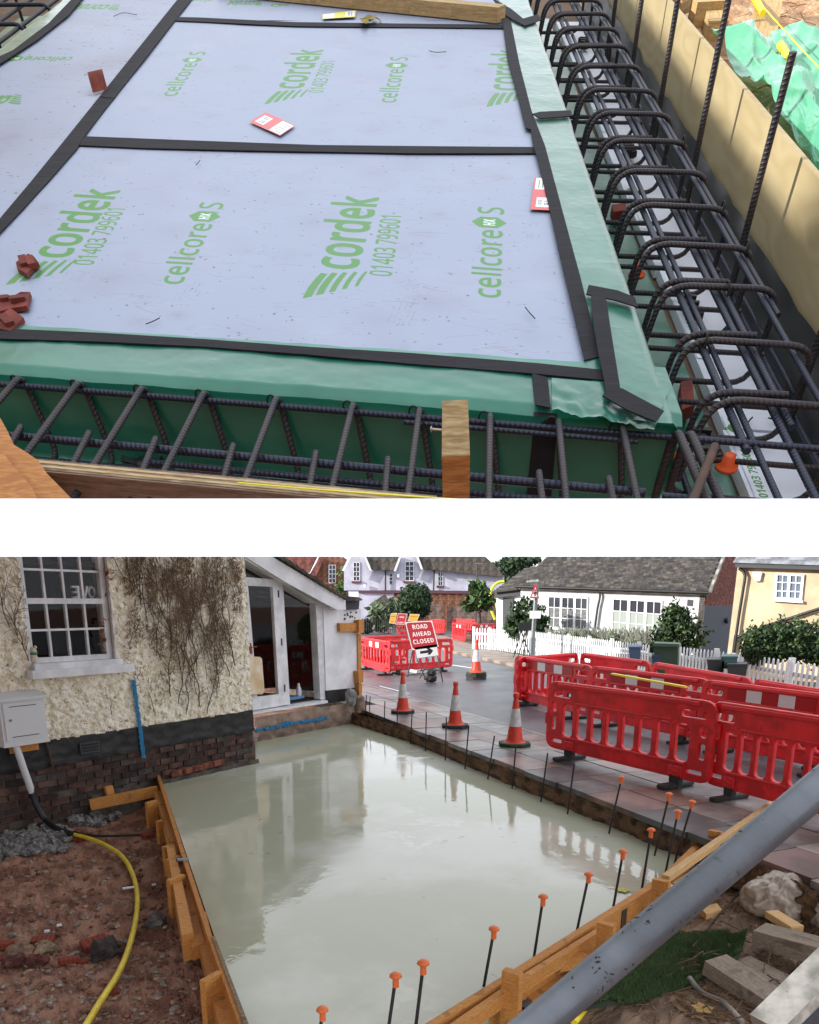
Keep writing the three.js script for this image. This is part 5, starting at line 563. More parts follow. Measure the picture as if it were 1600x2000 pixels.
// --- bungalow
const BD = ray(-1320, 1180), BP = vplane(V3(11.5, 0, -28.5), BD), bw = on(BP);
const bsign = bw(0, 0, 1).sub(bw(0, 0, 0)).dot(EYE.clone().sub(BP.p)) > 0 ? 1 : -1;       // outwards = towards the street
{
  const at = (u, v, o = 0) => W(BP, u, v, -o * bsign), P = (o, ...q) => q.map(([u, v]) => at(u, v, o)), inn = BP.n.clone().multiplyScalar(bsign), t = thing('bungalow', 'white bungalow with mossy dark tiled roof and two triple windows', 'bungalow', at(1210, 1290));
  part('facade', prism(P(0, [1017, 1140], [1376, 1150], [1368, 1300], [1017, 1290]), inn.clone().multiplyScalar(0.3)), tint([206, 206, 212], { metres: 1.5, amt: 0.12 }), t);
  part('left_wall', prism(P(-0.35, [970, 1156], [1020, 1152], [1020, 1290], [970, 1290]), inn.clone().multiplyScalar(0.3)), M.white, t); part('porch_door', prism(P(-0.3, [982, 1168], [1003, 1168], [1001, 1240], [982, 1240]), inn.clone().multiplyScalar(0.05)), M.charcoal, t); part('porch_fascia', prism(P(-0.1, [966, 1155], [1018, 1150], [1018, 1162], [966, 1168]), inn.clone().multiplyScalar(0.4)), M.charcoal, t);
  // roof courses climbing back from the eaves
  const eL = at(1003, 1143, 0.25), eR = at(1384, 1155, 0.25); const back = inn.clone().setY(0).normalize(), along = eR.clone().sub(eL).normalize(), tiles = [];
  const tm = [[68, 64, 62], [80, 75, 71], [58, 55, 54], [90, 84, 77]].map((c, i) => tint(c, { metres: 0.5 + 0.1 * i, bump: 0.008 }));
  const byTone = [[], [], [], []];
  for (let k = 0; k < 34; k++) { const up = 0.085 * k, bk = 0.1 * k, l = eL.clone().addScaledVector(along, 0.065 * k).addScaledVector(back, bk).setY(eL.y + (0) + up), r = eR.clone().addScaledVector(along, 0.03).addScaledVector(back, bk).setY(eR.y + up), n = 34; for (let i = 0; i < n; i++) { const s0 = (i + (k % 2) * 0.5) / n, s1 = (i + 0.96 + (k % 2) * 0.5) / n; if (s1 > 1.001) continue; const p = l.clone().lerp(r, s0), q = l.clone().lerp(r, s1), j = rr(-0.008, 0.008); p.y += j; q.y += j; const p2 = p.clone().addScaledVector(back, 0.13).setY(p.y + 0.1), q2 = q.clone().addScaledVector(back, 0.13).setY(q.y + 0.1); byTone[Math.floor(rnd() * 4)].push(hexa(p, q, q2, p2, p.clone().setY(p.y + 0.022), q.clone().setY(q.y + 0.022), q2.clone().setY(q2.y + 0.022), p2.clone().setY(p2.y + 0.022))); } }
  byTone.forEach((g, i) => part('roof_tiles', g, tm[i], t, 'stuff'));
  part('roof_core', prism([eL.clone(), eR.clone(), eR.clone().addScaledVector(back, 3.6).setY(eR.y + 3.03), eL.clone().addScaledVector(along, 2).addScaledVector(back, 3.6).setY(eL.y + 3.03)].map((p) => p.setY(p.y - 0.04)), V3(0, -0.1, 0)), M.roofDark, t);
  { const a0 = at(962, 1158, 0.1), a1 = at(1012, 1152, 0.1); for (let k = 0; k < 12; k++) { const p = a0.clone().addScaledVector(along, 0.08 * k).addScaledVector(back, 0.1 * k).setY(a0.y + 0.085 * k), q = a1.clone().addScaledVector(back, 0.1 * k).addScaledVector(along, 0.05 * k).setY(a1.y + 0.085 * k); part('porch_course', hexa(p, q, q.clone().addScaledVector(back, 0.13).setY(q.y + 0.1), p.clone().addScaledVector(back, 0.13).setY(p.y + 0.1), p.clone().setY(p.y + 0.025), q.clone().setY(q.y + 0.025), q.clone().addScaledVector(back, 0.13).setY(q.y + 0.125), p.clone().addScaledVector(back, 0.13).setY(p.y + 0.125)), tm[k % 4], t); } }
  part('gutter', rod(at(1006, 1145.5, 0.3), at(1384, 1158, 0.3), 0.05), M.black, t); part('drainpipe', tube(P(0.12, [1167, 1151], [1172, 1160], [1167, 1190], [1162, 1228]), 0.045), M.black, t); part('vent', prism(P(0.02, [1343, 1171], [1354, 1172], [1353, 1184], [1342, 1183]), inn.clone().multiplyScalar(0.03)), M.charcoal, t);
  for (const [u0, u1, v0, v1, dv, white] of [[1070, 1149, 1163, 1226, 3, 0], [1196, 1294, 1167, 1238, 6, 1]]) {
    const q = (f, g, o) => at(u0 + (u1 - u0) * f - g * 3 * (u0 > 1100 ? 1 : 0.6), v0 + dv * f + (v1 - v0) * g + 4 * f * g, o), bar = (f0, f1, g0, g1, o = 0.05) => prism([q(f0, g0, o), q(f1, g0, o), q(f1, g1, o), q(f0, g1, o)], inn.clone().multiplyScalar(0.04));
    const w = part('window', bar(0.02, 0.98, 0.02, 0.98, 0.015), plain([58, 60, 68], 0.12), t); part('frame', [bar(0, 1, 0, 0.05), bar(0, 1, 0.95, 1), bar(0, 0.03, 0.05, 0.95), bar(0.97, 1, 0.05, 0.95)], M.frameWhite, w); for (const f of [1 / 3, 2 / 3]) part('mullion', bar(f - 0.028, f + 0.028, 0.05, 0.95, 0.052), M.frameWhite, w);
    for (const f of [1 / 6, 1 / 2, 5 / 6]) part('glazing_bar', bar(f - 0.008, f + 0.008, 0.05, 0.95, 0.04), M.frameWhite, w); for (const g of [0.36, 0.67]) part('glazing_bar', bar(0.03, 0.97, g - 0.01, g + 0.01, 0.041), M.frameWhite, w);
    if (white) part('blind', bar(0.03, 0.97, 0.36, 0.95, 0.022), plain([150, 158, 152], 0.8), w); else for (let i = 0; i < 15; i++) part('shutter_slat', bar(0.03, 0.97, 0.38 + i * 0.038, 0.4 + i * 0.038, 0.024), plain([132, 134, 136], 0.7), w); part('sill', bar(-0.02, 1.02, 1, 1.04, 0.1), M.white, w);
  }
  // brick gable end and the grey side door
  const g0 = at(1378, 1160, 0), gb = (d, y) => g0.clone().addScaledVector(back, d).setY(y), br = []; for (let k = 0; k < 44; k++) for (let i = 0; i < 26; i++) { const d = i * 0.235 + (k % 2) * 0.117, y = 1.94 + k * 0.075; if (d > 5.6 || y > 2.5 + d * 0.84) continue; const p = gb(d, y), q = gb(d + 0.222, y), o = along.clone().multiplyScalar(0.02 + rr(-0.006, 0.006)); br.push(hexa(p, q, q.clone().add(o), p.clone().add(o), p.clone().setY(y + 0.066), q.clone().setY(y + 0.066), q.clone().add(o).setY(y + 0.066), p.clone().add(o).setY(y + 0.066))); }
  part('gable_bricks', br, tint([132, 70, 56], { metres: 0.8, amt: 0.4 }), t, 'stuff'); part('gable_core', prism([gb(0, -0.05), gb(6, -0.05), gb(6, 7), gb(5, 6.7), gb(0, 2.5)], along.clone().multiplyScalar(-0.2)), M.mortar, t);
  part('verge', beam(eR.clone().addScaledVector(along, 0.06), eR.clone().addScaledVector(along, 0.06).addScaledVector(back, 3.6).setY(eR.y + 3.06), 0.1, 0.12), tint([150, 146, 140]), t);
  const d0 = g0.clone().addScaledVector(along, 0.06), dd = (d, y) => d0.clone().addScaledVector(back, d).setY(y); part('side_panel', prism([dd(-0.3, -0.05), dd(5.5, -0.05), dd(5.5, 1.94), dd(-0.3, 1.94)], along.clone().multiplyScalar(0.04)), plain([54, 56, 66], 0.7), t); part('side_lamp', rock(dd(3, 1.35).addScaledVector(along, 0.12), 0.08, 0.14, 0.08, { j: 0.1 }), M.black, t);
}
// --- cream house
{
  const CP = vplane(V3(9.0, 0, -20.5), ray(-900, 1180)), c = on(CP), sg = c(0, 0, 1).sub(c(0, 0, 0)).dot(EYE.clone().sub(CP.p)) > 0 ? 1 : -1, at = (u, v, o = 0) => W(CP, u, v, -o * sg), P = (o, ...q) => q.map(([u, v]) => at(u, v, o)), inn = CP.n.clone().multiplyScalar(sg), t = thing('cream_house', 'cream rendered house with a small white window and black drainpipes', 'house', at(1520, 1320));
  part('wall', prism(P(0, [1441, 1106], [1700, 1114], [1700, 1380], [1414, 1330]), inn.clone().multiplyScalar(5)), M.cream, t); part('fascia', prism(P(0.25, [1436, 1098], [1700, 1106], [1700, 1116], [1437, 1108]), inn.clone().multiplyScalar(0.3)), M.charcoal, t);
  for (let k = 0; k < 9; k++) part('slate_course', (() => { const p = at(1432, 1099, 0.3).add(V3(0, 0.1 * k, 0)).addScaledVector(inn, 0.14 * k), q = at(1700, 1107, 0.3).add(V3(0, 0.1 * k, 0)).addScaledVector(inn, 0.14 * k); return hexa(p, q, q.clone().addScaledVector(inn, 0.2).add(V3(0, 0.12, 0)), p.clone().addScaledVector(inn, 0.2).add(V3(0, 0.12, 0)), p.clone().add(V3(0, 0.03, 0)), q.clone().add(V3(0, 0.03, 0)), q.clone().addScaledVector(inn, 0.2).add(V3(0, 0.15, 0)), p.clone().addScaledVector(inn, 0.2).add(V3(0, 0.15, 0))); })(), M.slate, t);
  const w = part('window', prism(P(0.02, [1514, 1120], [1570, 1123], [1565, 1172], [1512, 1169]), inn.clone().multiplyScalar(0.04)), plain([104, 116, 134], 0.12), t), bar = (u0, v0, u1, v1, u2, v2, u3, v3, o) => prism(P(o, [u0, v0], [u1, v1], [u2, v2], [u3, v3]), inn.clone().multiplyScalar(0.05));
  part('frame', [bar(1514, 1119, 1571, 1122, 1571, 1126, 1514, 1123, 0.06), bar(1512, 1166, 1566, 1169, 1566, 1174, 1511, 1171, 0.06), bar(1514, 1119, 1519, 1119, 1516, 1170, 1511, 1170, 0.062), bar(1566, 1122, 1571, 1122, 1566, 1174, 1561, 1174, 0.062), bar(1539, 1121, 1545, 1121, 1541, 1172, 1536, 1172, 0.064)], M.frameWhite, w); for (const v of [1136, 1153]) part('glazing_bar', bar(1515, v, 1568, v + 2, 1568, v + 4, 1515, v + 2, 0.05), M.frameWhite, w); for (const u of [1528, 1554]) part('glazing_bar', bar(u, 1122, u + 2, 1122, u, 1172, u - 2, 1172, 0.049), M.frameWhite, w); part('sill', bar(1508, 1170, 1568, 1173, 1568, 1178, 1508, 1174, 0.12), M.white, w);
  part('alarm_box', prism(P(0.1, [1469, 1117], [1488, 1118], [1484, 1135], [1474, 1135]), inn.clone().multiplyScalar(0.1)), M.white, t); part('drainpipe', tube(P(0.12, [1444, 1110], [1455, 1120], [1452, 1150], [1444, 1200], [1434, 1270]), 0.04), M.black, t); part('drainpipe', tube(P(0.1, [1438, 1245], [1500, 1222], [1560, 1202], [1640, 1176]), 0.04), M.black, t); part('drainpipe', tube(P(0.1, [1438, 1240], [1433, 1275]), 0.05, {}), M.black, t);
}
// --- planting
{
  const hd = thing('clipped_hedge', 'dense dark green hedge behind the white fence by the cream house', 'hedge', Z(1540, 1320, -15)); for (const [m, n, s] of [[M.leafA, 6000, 0.05], [M.leafD, 3000, 0.05], [M.leafB, 2200, 0.045]]) part('foliage', leafCloud([[1475, 1258, 26, 34], [1510, 1254, 30, 38], [1550, 1252, 32, 40], [1592, 1258, 34, 42], [1640, 1262, 34, 44]].map(([u, v, a2, b]) => blob(u, v, -15.4, a2, b, 0.9)), n, s, 0.18), m, hd); part('core', [[1480, 1268], [1515, 1262], [1555, 1262], [1600, 1268], [1640, 1270]].map(([u, v]) => rock(Z(u, v, -15.6), 0.28, 0.36, 0.26, { det: 2, j: 0.2 })), M.leafD, hd, 'stuff');
  const bu = (l, z, bl, n, sz) => { const t = thing('bush', l, 'bush', Z(bl[0][0], bl[0][1] + 40, z)); [[M.leafA, n, sz], [M.leafD, n * 0.6, sz], [M.leafB, n * 0.35, sz * 0.9]].forEach(([m, k, s]) => part('foliage', leafCloud(bl.map(([u, v, a2, b]) => blob(u, v, z, a2, b, 0.8)), k | 0, s, 0.35), m, t)); bl.slice(0, 3).forEach(([u, v]) => part('stem', rod(Z(u, v + 50, z), Z(u, v, z), 0.03, 5), M.bark, t)); };
  bu('tall glossy green bush between the bungalow and the grey side door', -24, [[1325, 1222, 34, 32], [1300, 1245, 30, 26], [1345, 1245, 32, 30], [1318, 1198, 18, 14], [1290, 1262, 22, 16]], 3400, 0.08); bu('dark rounded bush beside the lamp post and bungalow window', -31, [[1030, 1200, 30, 26], [1012, 1222, 22, 22], [1050, 1222, 20, 22], [1030, 1236, 30, 18]], 3200, 0.1);
  const lv = thing('lavender_row', 'straggly grey green lavender under the bungalow windows', 'lavender', Z(1170, 1255, -22)); const st = []; for (let i = 0; i < 900; i++) { const u = rr(1068, 1262), v = 1250 + rr(-4, 12) + (u - 1068) * 0.03, p = Z(u, v, -30 + (u - 1068) * 0.042 + rr(-0.3, 0.3)); st.push(rod(p, p.clone().add(V3(rr(-0.2, 0.2), rr(0.2, 0.46), rr(-0.15, 0.15))), 0.014, 3)); } part('stalks', st, plain([122, 124, 112], 0.9), lv, 'stuff'); part('foliage', leafCloud([[1090, 1248, 24, 12], [1130, 1246, 26, 13], [1170, 1246, 28, 14], [1215, 1252, 28, 14], [1250, 1258, 20, 12]].map(([u, v, a2, b]) => blob(u, v, -30 + (u - 1068) * 0.042, a2, b)), 1800, 0.08, 0.4), M.leafC, lv);
}
// --- white picket fences
{
  const run = (pts, gap0, label) => { const W2 = pts.map(([u, v]) => G(u, v, 0.97).setY(0)), t = thing('picket_fence', label, 'fence', W2[0].clone()), geo = new Map(); for (let k = 0; k + 1 < W2.length; k++) { const p = W2[k], q = W2[k + 1], L = p.distanceTo(q), d = q.clone().sub(p).normalize(), n = Math.round(L / 0.17), ang = Math.atan2(-d.z, d.x); for (let i = 0; i < n; i++) { const c = p.clone().addScaledVector(d, (i + 0.5) * L / n), sh = new THREE.Shape([[-0.034, 0.06], [0.034, 0.06], [0.034, 0.9], [0.025, 0.945], [0, 0.97], [-0.025, 0.945], [-0.034, 0.9]].map(([x, y]) => new THREE.Vector2(x, y + rr(-0.008, 0.008)))); const g = new THREE.ExtrudeGeometry(sh, { depth: 0.016, bevelEnabled: false }); g.rotateY(ang); g.translate(c.x, c.y, c.z); part('picket', flat(g), M.white, t); } const off = V3(-d.z, 0, d.x).multiplyScalar(0.03); for (const y of [0.28, 0.72]) part('rail', beam(p.clone().setY(y).sub(off), q.clone().setY(y).sub(off), 0.04, 0.08), M.white, t); for (let s = 0; s <= L + 0.1; s += 1.9) part('post', beam(p.clone().addScaledVector(d, s).setY(-0.05).sub(off), p.clone().addScaledVector(d, s).setY(1.02).sub(off), 0.09, 0.09, d), M.white, t); } return t; };
  run([[925, 1226], [956, 1227]], 0, 'white picket gate at the end of the fence'); run([[956, 1227], [1040, 1233], [1150, 1245], [1271, 1260]], 0, 'long white picket fence before the bungalow'); run([[1322, 1262], [1450, 1277], [1620, 1300]], 0, 'white picket fence before the cream house hedge');
  const garden = [];
  ground('far_pavement', (() => { const f = [[870, 1213], [956, 1227], [1150, 1245], [1322, 1262], [1620, 1300], [1900, 1340]].map(([u, v]) => G(u, v, 0.97)), P = [], U = []; for (let i = 0; i + 1 < f.length; i++) { const d = f[i + 1].clone().sub(f[i]).setY(0).normalize(), o = V3(-d.z, 0, d.x); if (o.z < 0 && o.x > 0) o.negate(); const dir = V3(-1, 0, 0.25).normalize(), A_ = f[i].clone().setY(0.05), B_ = f[i + 1].clone().setY(0.05), C_ = B_.clone().addScaledVector(dir, 1.9), D_ = A_.clone().addScaledVector(dir, 1.9); quadInto(P, U, D_, C_, B_, A_); quadInto(P, U, D_.clone().setY(-0.1), C_.clone().setY(-0.1), C_, D_); garden.push([A_.clone(), B_.clone(), B_.clone().addScaledVector(dir, -8), A_.clone().addScaledVector(dir, -8)]); } return tri(P, U); })(), tint([150, 132, 118], { metres: 1.3, rough: 0.5 }));
  { const P = [], U = []; for (const q of garden) quadInto(P, U, ...q); ground('front_garden', tri(P, U), tint([72, 78, 52], { metres: 0.9, rough: 0.95 })); }
}
// --- lamp post with warning triangle, easel, bins
{
  const t = thing('sign_post', 'grey lamp post carrying a red-edged warning triangle and white plate', 'sign post', Z(1038, 1288, -26)); part('pole', tube([Z(1038, 1288, -26), Z(1043, 1215, -26), Z(1049, 1140, -26)], 0.075, { rad: 9 }), M.metalGrey, t); part('base_sleeve', rod(Z(1038, 1290, -26), Z(1040, 1245, -26), 0.11, 9), M.metalGrey, t); part('lamp_head', slab2(-25.9, 0.3, [1030, 1134], [1052, 1131], [1053, 1136], [1032, 1137]), tint([190, 192, 190]), t);
  part('warning_triangle', slab2(-25.85, 0.04, [1047, 1139], [1053, 1169], [1035, 1168]), plain([200, 30, 40], 0.5), t); const w = part('white_face', slab2(-25.83, 0.02, [1046.5, 1147], [1050, 1166], [1038.5, 1165.5]), M.white, t); part('symbol', [slab2(-25.815, 0.01, [1044.3, 1151], [1046.3, 1151], [1045.9, 1164], [1043.9, 1164]), slab2(-25.812, 0.01, [1041, 1157], [1048.5, 1156.5], [1048.5, 1159], [1041, 1159.5])], M.black, w); part('plate', slab2(-25.85, 0.04, [1035, 1193], [1057, 1193], [1056, 1208], [1035, 1208]), M.white, t);
  const e = thing('folding_stand', 'black folding easel stand in front of the picket fence', 'stand', Z(1025, 1285, -25)); for (const [a2, b, c, d] of [[1012, 1282, 1030, 1225], [1036, 1283, 1016, 1226], [1003, 1284, 1020, 1226], [1022, 1286, 1030, 1230]]) part('leg', rod(Z(a2, b, -25), Z(c, d, -25), 0.02, 5), M.black, e); part('panel', slab2(-24.95, 0.04, [1014, 1216], [1038, 1214], [1037, 1232], [1013, 1232]), M.black, e);
  const wb = thing('wheelie_bin', 'dark green wheelie bin in the gap of the picket fence', 'bin', Z(1298, 1325, -17.5)), gm = plain([52, 76, 56], 0.5), q = (u, v, z) => Z(u, v, z); part('body', hexa(q(1282, 1330, -17.2), q(1322, 1330, -17.2), q(1326, 1327, -17.8), q(1286, 1327, -17.8), q(1276, 1262, -17.1), q(1325, 1264, -17.1), q(1328, 1261, -17.8), q(1280, 1259, -17.8)), gm, wb); part('lid', hexa(q(1274, 1262, -17), q(1327, 1264, -17), q(1331, 1261, -17.9), q(1278, 1258, -17.9), q(1277, 1256, -17), q(1326, 1258, -17), q(1330, 1255, -17.9), q(1280, 1253, -17.9)), gm, wb);
  for (const [u, v, w2, h2, z, c, l] of [[1240, 1275, 12, 14, -17, [60, 84, 112], 'blue plastic caddy behind the red barriers'], [1398, 1300, 17, 14, -13.5, [36, 36, 38], 'black recycling box beside the fence'], [1425, 1293, 16, 13, -13.5, [44, 92, 92], 'teal recycling box stacked by the fence'], [1440, 1308, 20, 13, -13.2, [30, 30, 33], 'black open box next to the teal box'], [1281, 1290, 8, 12, -17, [40, 56, 90], 'dark blue box behind the barrier']]) { const t2 = thing('recycling_box', l, 'box', Z(u, v + h2, z)), m = plain(c, 0.5), k = (a2, b, zz) => Z(u + a2 * w2, v + b * h2, zz); part('body', hexa(k(-0.85, 1, z), k(0.85, 1, z), k(0.85, 0.8, z - 0.4), k(-0.85, 0.8, z - 0.4), k(-1, -0.6, z), k(1, -0.6, z), k(1, -0.9, z - 0.4), k(-1, -0.9, z - 0.4)), m, t2); part('lid', hexa(k(-1.06, -0.6, z + 0.02), k(1.06, -0.6, z + 0.02), k(1.06, -0.95, z - 0.42), k(-1.06, -0.95, z - 0.42), k(-0.95, -0.85, z + 0.02), k(0.95, -0.85, z + 0.02), k(0.95, -1.2, z - 0.42), k(-0.95, -1.2, z - 0.42)), m, t2); }
}
// ------------------------------------------------------------------ barriers
function makeBarrier(reflector) {
  const t = new THREE.Group(), sh = new THREE.Shape(), R = (x0, y0, x1, y1, r, P = new THREE.Path()) => { P.moveTo(x0 + r, y0); P.lineTo(x1 - r, y0); P.quadraticCurveTo(x1, y0, x1, y0 + r); P.lineTo(x1, y1 - r); P.quadraticCurveTo(x1, y1, x1 - r, y1); P.lineTo(x0 + r, y1); P.quadraticCurveTo(x0, y1, x0, y1 - r); P.lineTo(x0, y0 + r); P.quadraticCurveTo(x0, y0, x0 + r, y0); return P; };
  R(-1, 0.12, 1, 1, 0.13, sh); for (const k of [-1, 1]) { const s = (a2, b, c, d, r) => sh.holes.push(R(Math.min(k * a2, k * c), b, Math.max(k * a2, k * c), d, r)); s(0.93, 0.8, 0.66, 0.9, 0.04); s(0.94, 0.6, 0.86, 0.74, 0.03); s(0.94, 0.36, 0.86, 0.55, 0.03); s(0.93, 0.19, 0.76, 0.25, 0.028); }
  for (let i = 0; i < 8; i++) { const c = -0.7 + i * 0.2; sh.holes.push(R(c - 0.08, 0.3, c + 0.08, 0.74, 0.068)); }
  const add = (n, g, m, p = t) => { const o = new THREE.Mesh(flat(g), m); o.name = n; o.castShadow = o.receiveShadow = true; p.add(o); return o; };
  const g = new THREE.ExtrudeGeometry(sh, { depth: 0.03, bevelEnabled: true, bevelThickness: 0.012, bevelSize: 0.01, bevelSegments: 2, curveSegments: 5 }); g.translate(0, 0, -0.015); const body = add('panel', g, M.red);
  for (const z of [-0.034, 0.034]) { add('rim', new RoundedBoxGeometry(1.7, 0.05, 0.022, 1, 0.01).translate(0, 0.965, z), M.red, body); add('recess_edge', new RoundedBoxGeometry(1.16, 0.022, 0.018, 1, 0.006).translate(0, 0.755, z), M.red, body); add('skirt', new RoundedBoxGeometry(1.5, 0.03, 0.02, 1, 0.008).translate(0, 0.29, z), M.red, body); }
  for (const x of [-0.66, 0.66]) { const f = new THREE.Shape([[-0.05, 0.22], [0.05, 0.22], [0.055, 0.1], [0.045, 0.0], [-0.045, 0.0], [-0.055, 0.1]].map(([a2, b]) => new THREE.Vector2(a2, b))); add('foot_socket', new RoundedBoxGeometry(0.14, 0.12, 0.09, 1, 0.012).translate(x, 0.19, 0), M.red); const up = new THREE.ExtrudeGeometry(f, { depth: 0.07, bevelEnabled: false }); up.translate(x, 0, -0.035); const foot = add('foot', up, M.rubber); add('foot_bar', new RoundedBoxGeometry(0.09, 0.05, 0.5, 1, 0.015).translate(x, 0.028, 0), M.rubber, foot); }
  for (const k of [-1, 1]) add('end_hook', new RoundedBoxGeometry(0.05, 0.16, 0.03, 1, 0.01).translate(k * 1.02, k > 0 ? 0.7 : 0.5, 0), M.red);
  if (reflector) { const b = add('reflector_board', new THREE.BoxGeometry(1.18, 0.16, 0.006).translate(0, 0.855, 0.031), plain([176, 18, 26], 0.3)); for (const x of [-0.2, 0.24]) add('white_block', new THREE.BoxGeometry(0.21, 0.158, 0.004).translate(x, 0.855, 0.0365), plain([226, 222, 224], 0.35), b); }
  return t;
}
const proto = { plain: null, board: null };
function barrier(p, q, label, group, board = false, span = 1.32) { // p, q on the ground below its feet
  const k = board ? 'board' : 'plain'; let o = proto[k]; if (!o) { o = proto[k] = makeBarrier(board); } else { o = o.clone(); }
  o.name = numbered('road_barrier'); o.position.copy(p).lerp(q, 0.5); const d = q.clone().sub(p); o.rotation.y = Math.atan2(-d.z, d.x); o.scale.x = Math.min(1.6, Math.max(0.8, d.length() / span)); scene.add(o); tag(o, label, 'barrier', group);
  return o;
}
{
  const g = (u, v, y = ROAD) => G(u, v, y), ft = (u0, v0, u1, v1, l, b, gr = 'red barriers closing the road', y = ROAD) => barrier(g(u0, v0, y), g(u1, v1, y), l, gr, b), tp = (u0, v0, u1, v1, l, b, gr = 'red barriers closing the road') => barrier(G(u0, v0, 0.95).setY(ROAD), G(u1, v1, 0.95).setY(ROAD), l, gr, b, 2);
  ft(1112, 1484, 1319, 1537, 'red plastic barrier with eight slots standing on the paving beside the capped bars', false, undefined, 0); ft(1424, 1562, 1650, 1627, 'red plastic barrier whose end is crossed by the grey tube', false, undefined, 0);
  ft(1026, 1379, 1122, 1404, 'red barrier with two white blocks at the corner of the closed road', true); ft(1182, 1419, 1330, 1452, 'red barrier with white blocks and a yellow batten on it', true); ft(1403, 1471, 1590, 1515, 'red barrier with two white blocks behind the paving barriers', true);
  tp(1136, 1275, 1270, 1292, 'red barrier before the blue caddy'); tp(1277, 1293, 1470, 1325, 'red barrier before the green wheelie bin'); tp(1476, 1326, 1660, 1356, 'red barrier before the hedge fence'); tp(1014, 1284, 1128, 1275, 'red barrier turned across the road to the far row');
  ft(712, 1307, 755, 1320, 'red barrier with white blocks beside the extension corner', true, 'red barriers round the sign'); ft(778, 1317, 862, 1311, 'red barrier standing behind the road sign', false, 'red barriers round the sign'); tp(708, 1244, 796, 1240, 'red barrier behind the two barriers at the sign', false, 'red barriers round the sign');
  const far = 'distant red barriers'; tp(830, 1209, 872, 1211, 'distant red barrier before the brick wall', false, far); tp(879, 1216, 917, 1220, 'distant red barrier with white blocks by the small tree', true, far); tp(921, 1219, 966, 1217, 'distant red barrier with white blocks by the picket gate', true, far); tp(884, 1209, 930, 1210, 'distant red barrier under the small tree', false, far); tp(776, 1212, 826, 1212, 'distant red barrier under the small signs', false, far);
  { const p = G(1196, 1316, 0.97), q = G(1340, 1342, 0.97); single('yellow_batten', beam(p, q, 0.05, 0.025), M.yellowPlastic, 'yellow batten lying along the top of a barrier', 'batten'); }
  for (const [u, v, z, l] of [[1168, 1296, -16.5, 'short yellow post behind the left barriers'], [1192, 1298, -16, 'second short yellow post behind the barriers'], [1230, 1304, -15.5, 'short yellow post near the blue caddy'], [1455, 1345, -12.5, 'short yellow post between two barriers']]) single('yellow_post', slab2(z, 0.06, [u - 4, v - 16], [u + 4, v - 16], [u + 5, v + 22], [u - 5, v + 22]), plain([226, 178, 40], 0.5), l, 'post', 'short yellow posts');
}
// --- cones
{
  const or = tint([226, 66, 40], { rough: 0.5, amt: 0.12 }), wh = tint([214, 214, 214], { rough: 0.4, amt: 0.12 }), gr = tint([44, 74, 56], { rough: 0.8 });
  const cone = (u, v, top, z0, l, green, stack) => { const b = G(u, v, z0), k = -Z(u, top, b.z).y && (Z(u, top, b.z).y - z0) / 0.75, t = thing('traffic_cone', l, 'cone', b), S = 0.75 * k, r = (y) => (0.125 - 0.098 * (y / 0.72)) * k, y = (q) => q * k; const y0 = stack ? 0.05 * stack * k : 0;
    for (let i = 0; i <= (stack || 0); i++) { const sh = new THREE.Shape(); for (let j = 0; j < 8; j++) { const a2 = Math.PI / 8 + j * Math.PI / 4, f = new THREE.Vector2(Math.cos(a2), Math.sin(a2)).multiplyScalar(0.225 * k); j ? sh.lineTo(f.x, f.y) : sh.moveTo(f.x, f.y); } const g = new THREE.ExtrudeGeometry(sh, { depth: 0.035 * k, bevelEnabled: true, bevelSize: 0.008, bevelThickness: 0.008, bevelSegments: 2 }); g.rotateX(-Math.PI / 2); g.rotateY(i * 0.3); g.translate(b.x, b.y + 0.008 + i * 0.052 * k, b.z); part('base', flat(g), i === (stack || 0) && green ? gr : M.rubber, t); }
    const c = b.clone().add(V3(0, y0, 0)), sec = (p, m, n, e = 0) => part(n, lathe(p.map((q) => [r(q) + e, y(q)]), c, 22), m, t); part('lower_body', lathe([[0.17 * k, y(0.04)], [0.15 * k, y(0.06)], [r(0.1), y(0.1)], [r(0.28), y(0.28)]], c, 22), or, t); sec([0.28, 0.53], wh, 'sleeve', 0.004 * k); sec([0.53, 0.68], or, 'upper_body'); part('tip', lathe([[r(0.68), y(0.68)], [0.042 * k, y(0.685)], [0.044 * k, y(0.73)], [0.03 * k, y(0.75)], [0, y(0.75)]], c, 16), or, t); };
  cone(787, 1392, 1312, 0, 'orange and white cone on the paving beside the extension corner', false); cone(889, 1420, 1331, 0, 'orange and white cone on the paving before the open road', false); cone(1005, 1456, 1353, 0, 'orange and white cone with a green base beside the barrier', true); cone(930, 1326, 1258, ROAD, 'orange and white cone on a stack of bases in the road', true, 2); cone(749, 1238, 1225, ROAD, 'tiny distant orange cone by the railings', false); cone(759, 1238, 1222, ROAD, 'tiny distant white and orange cone under the small signs', false);
}
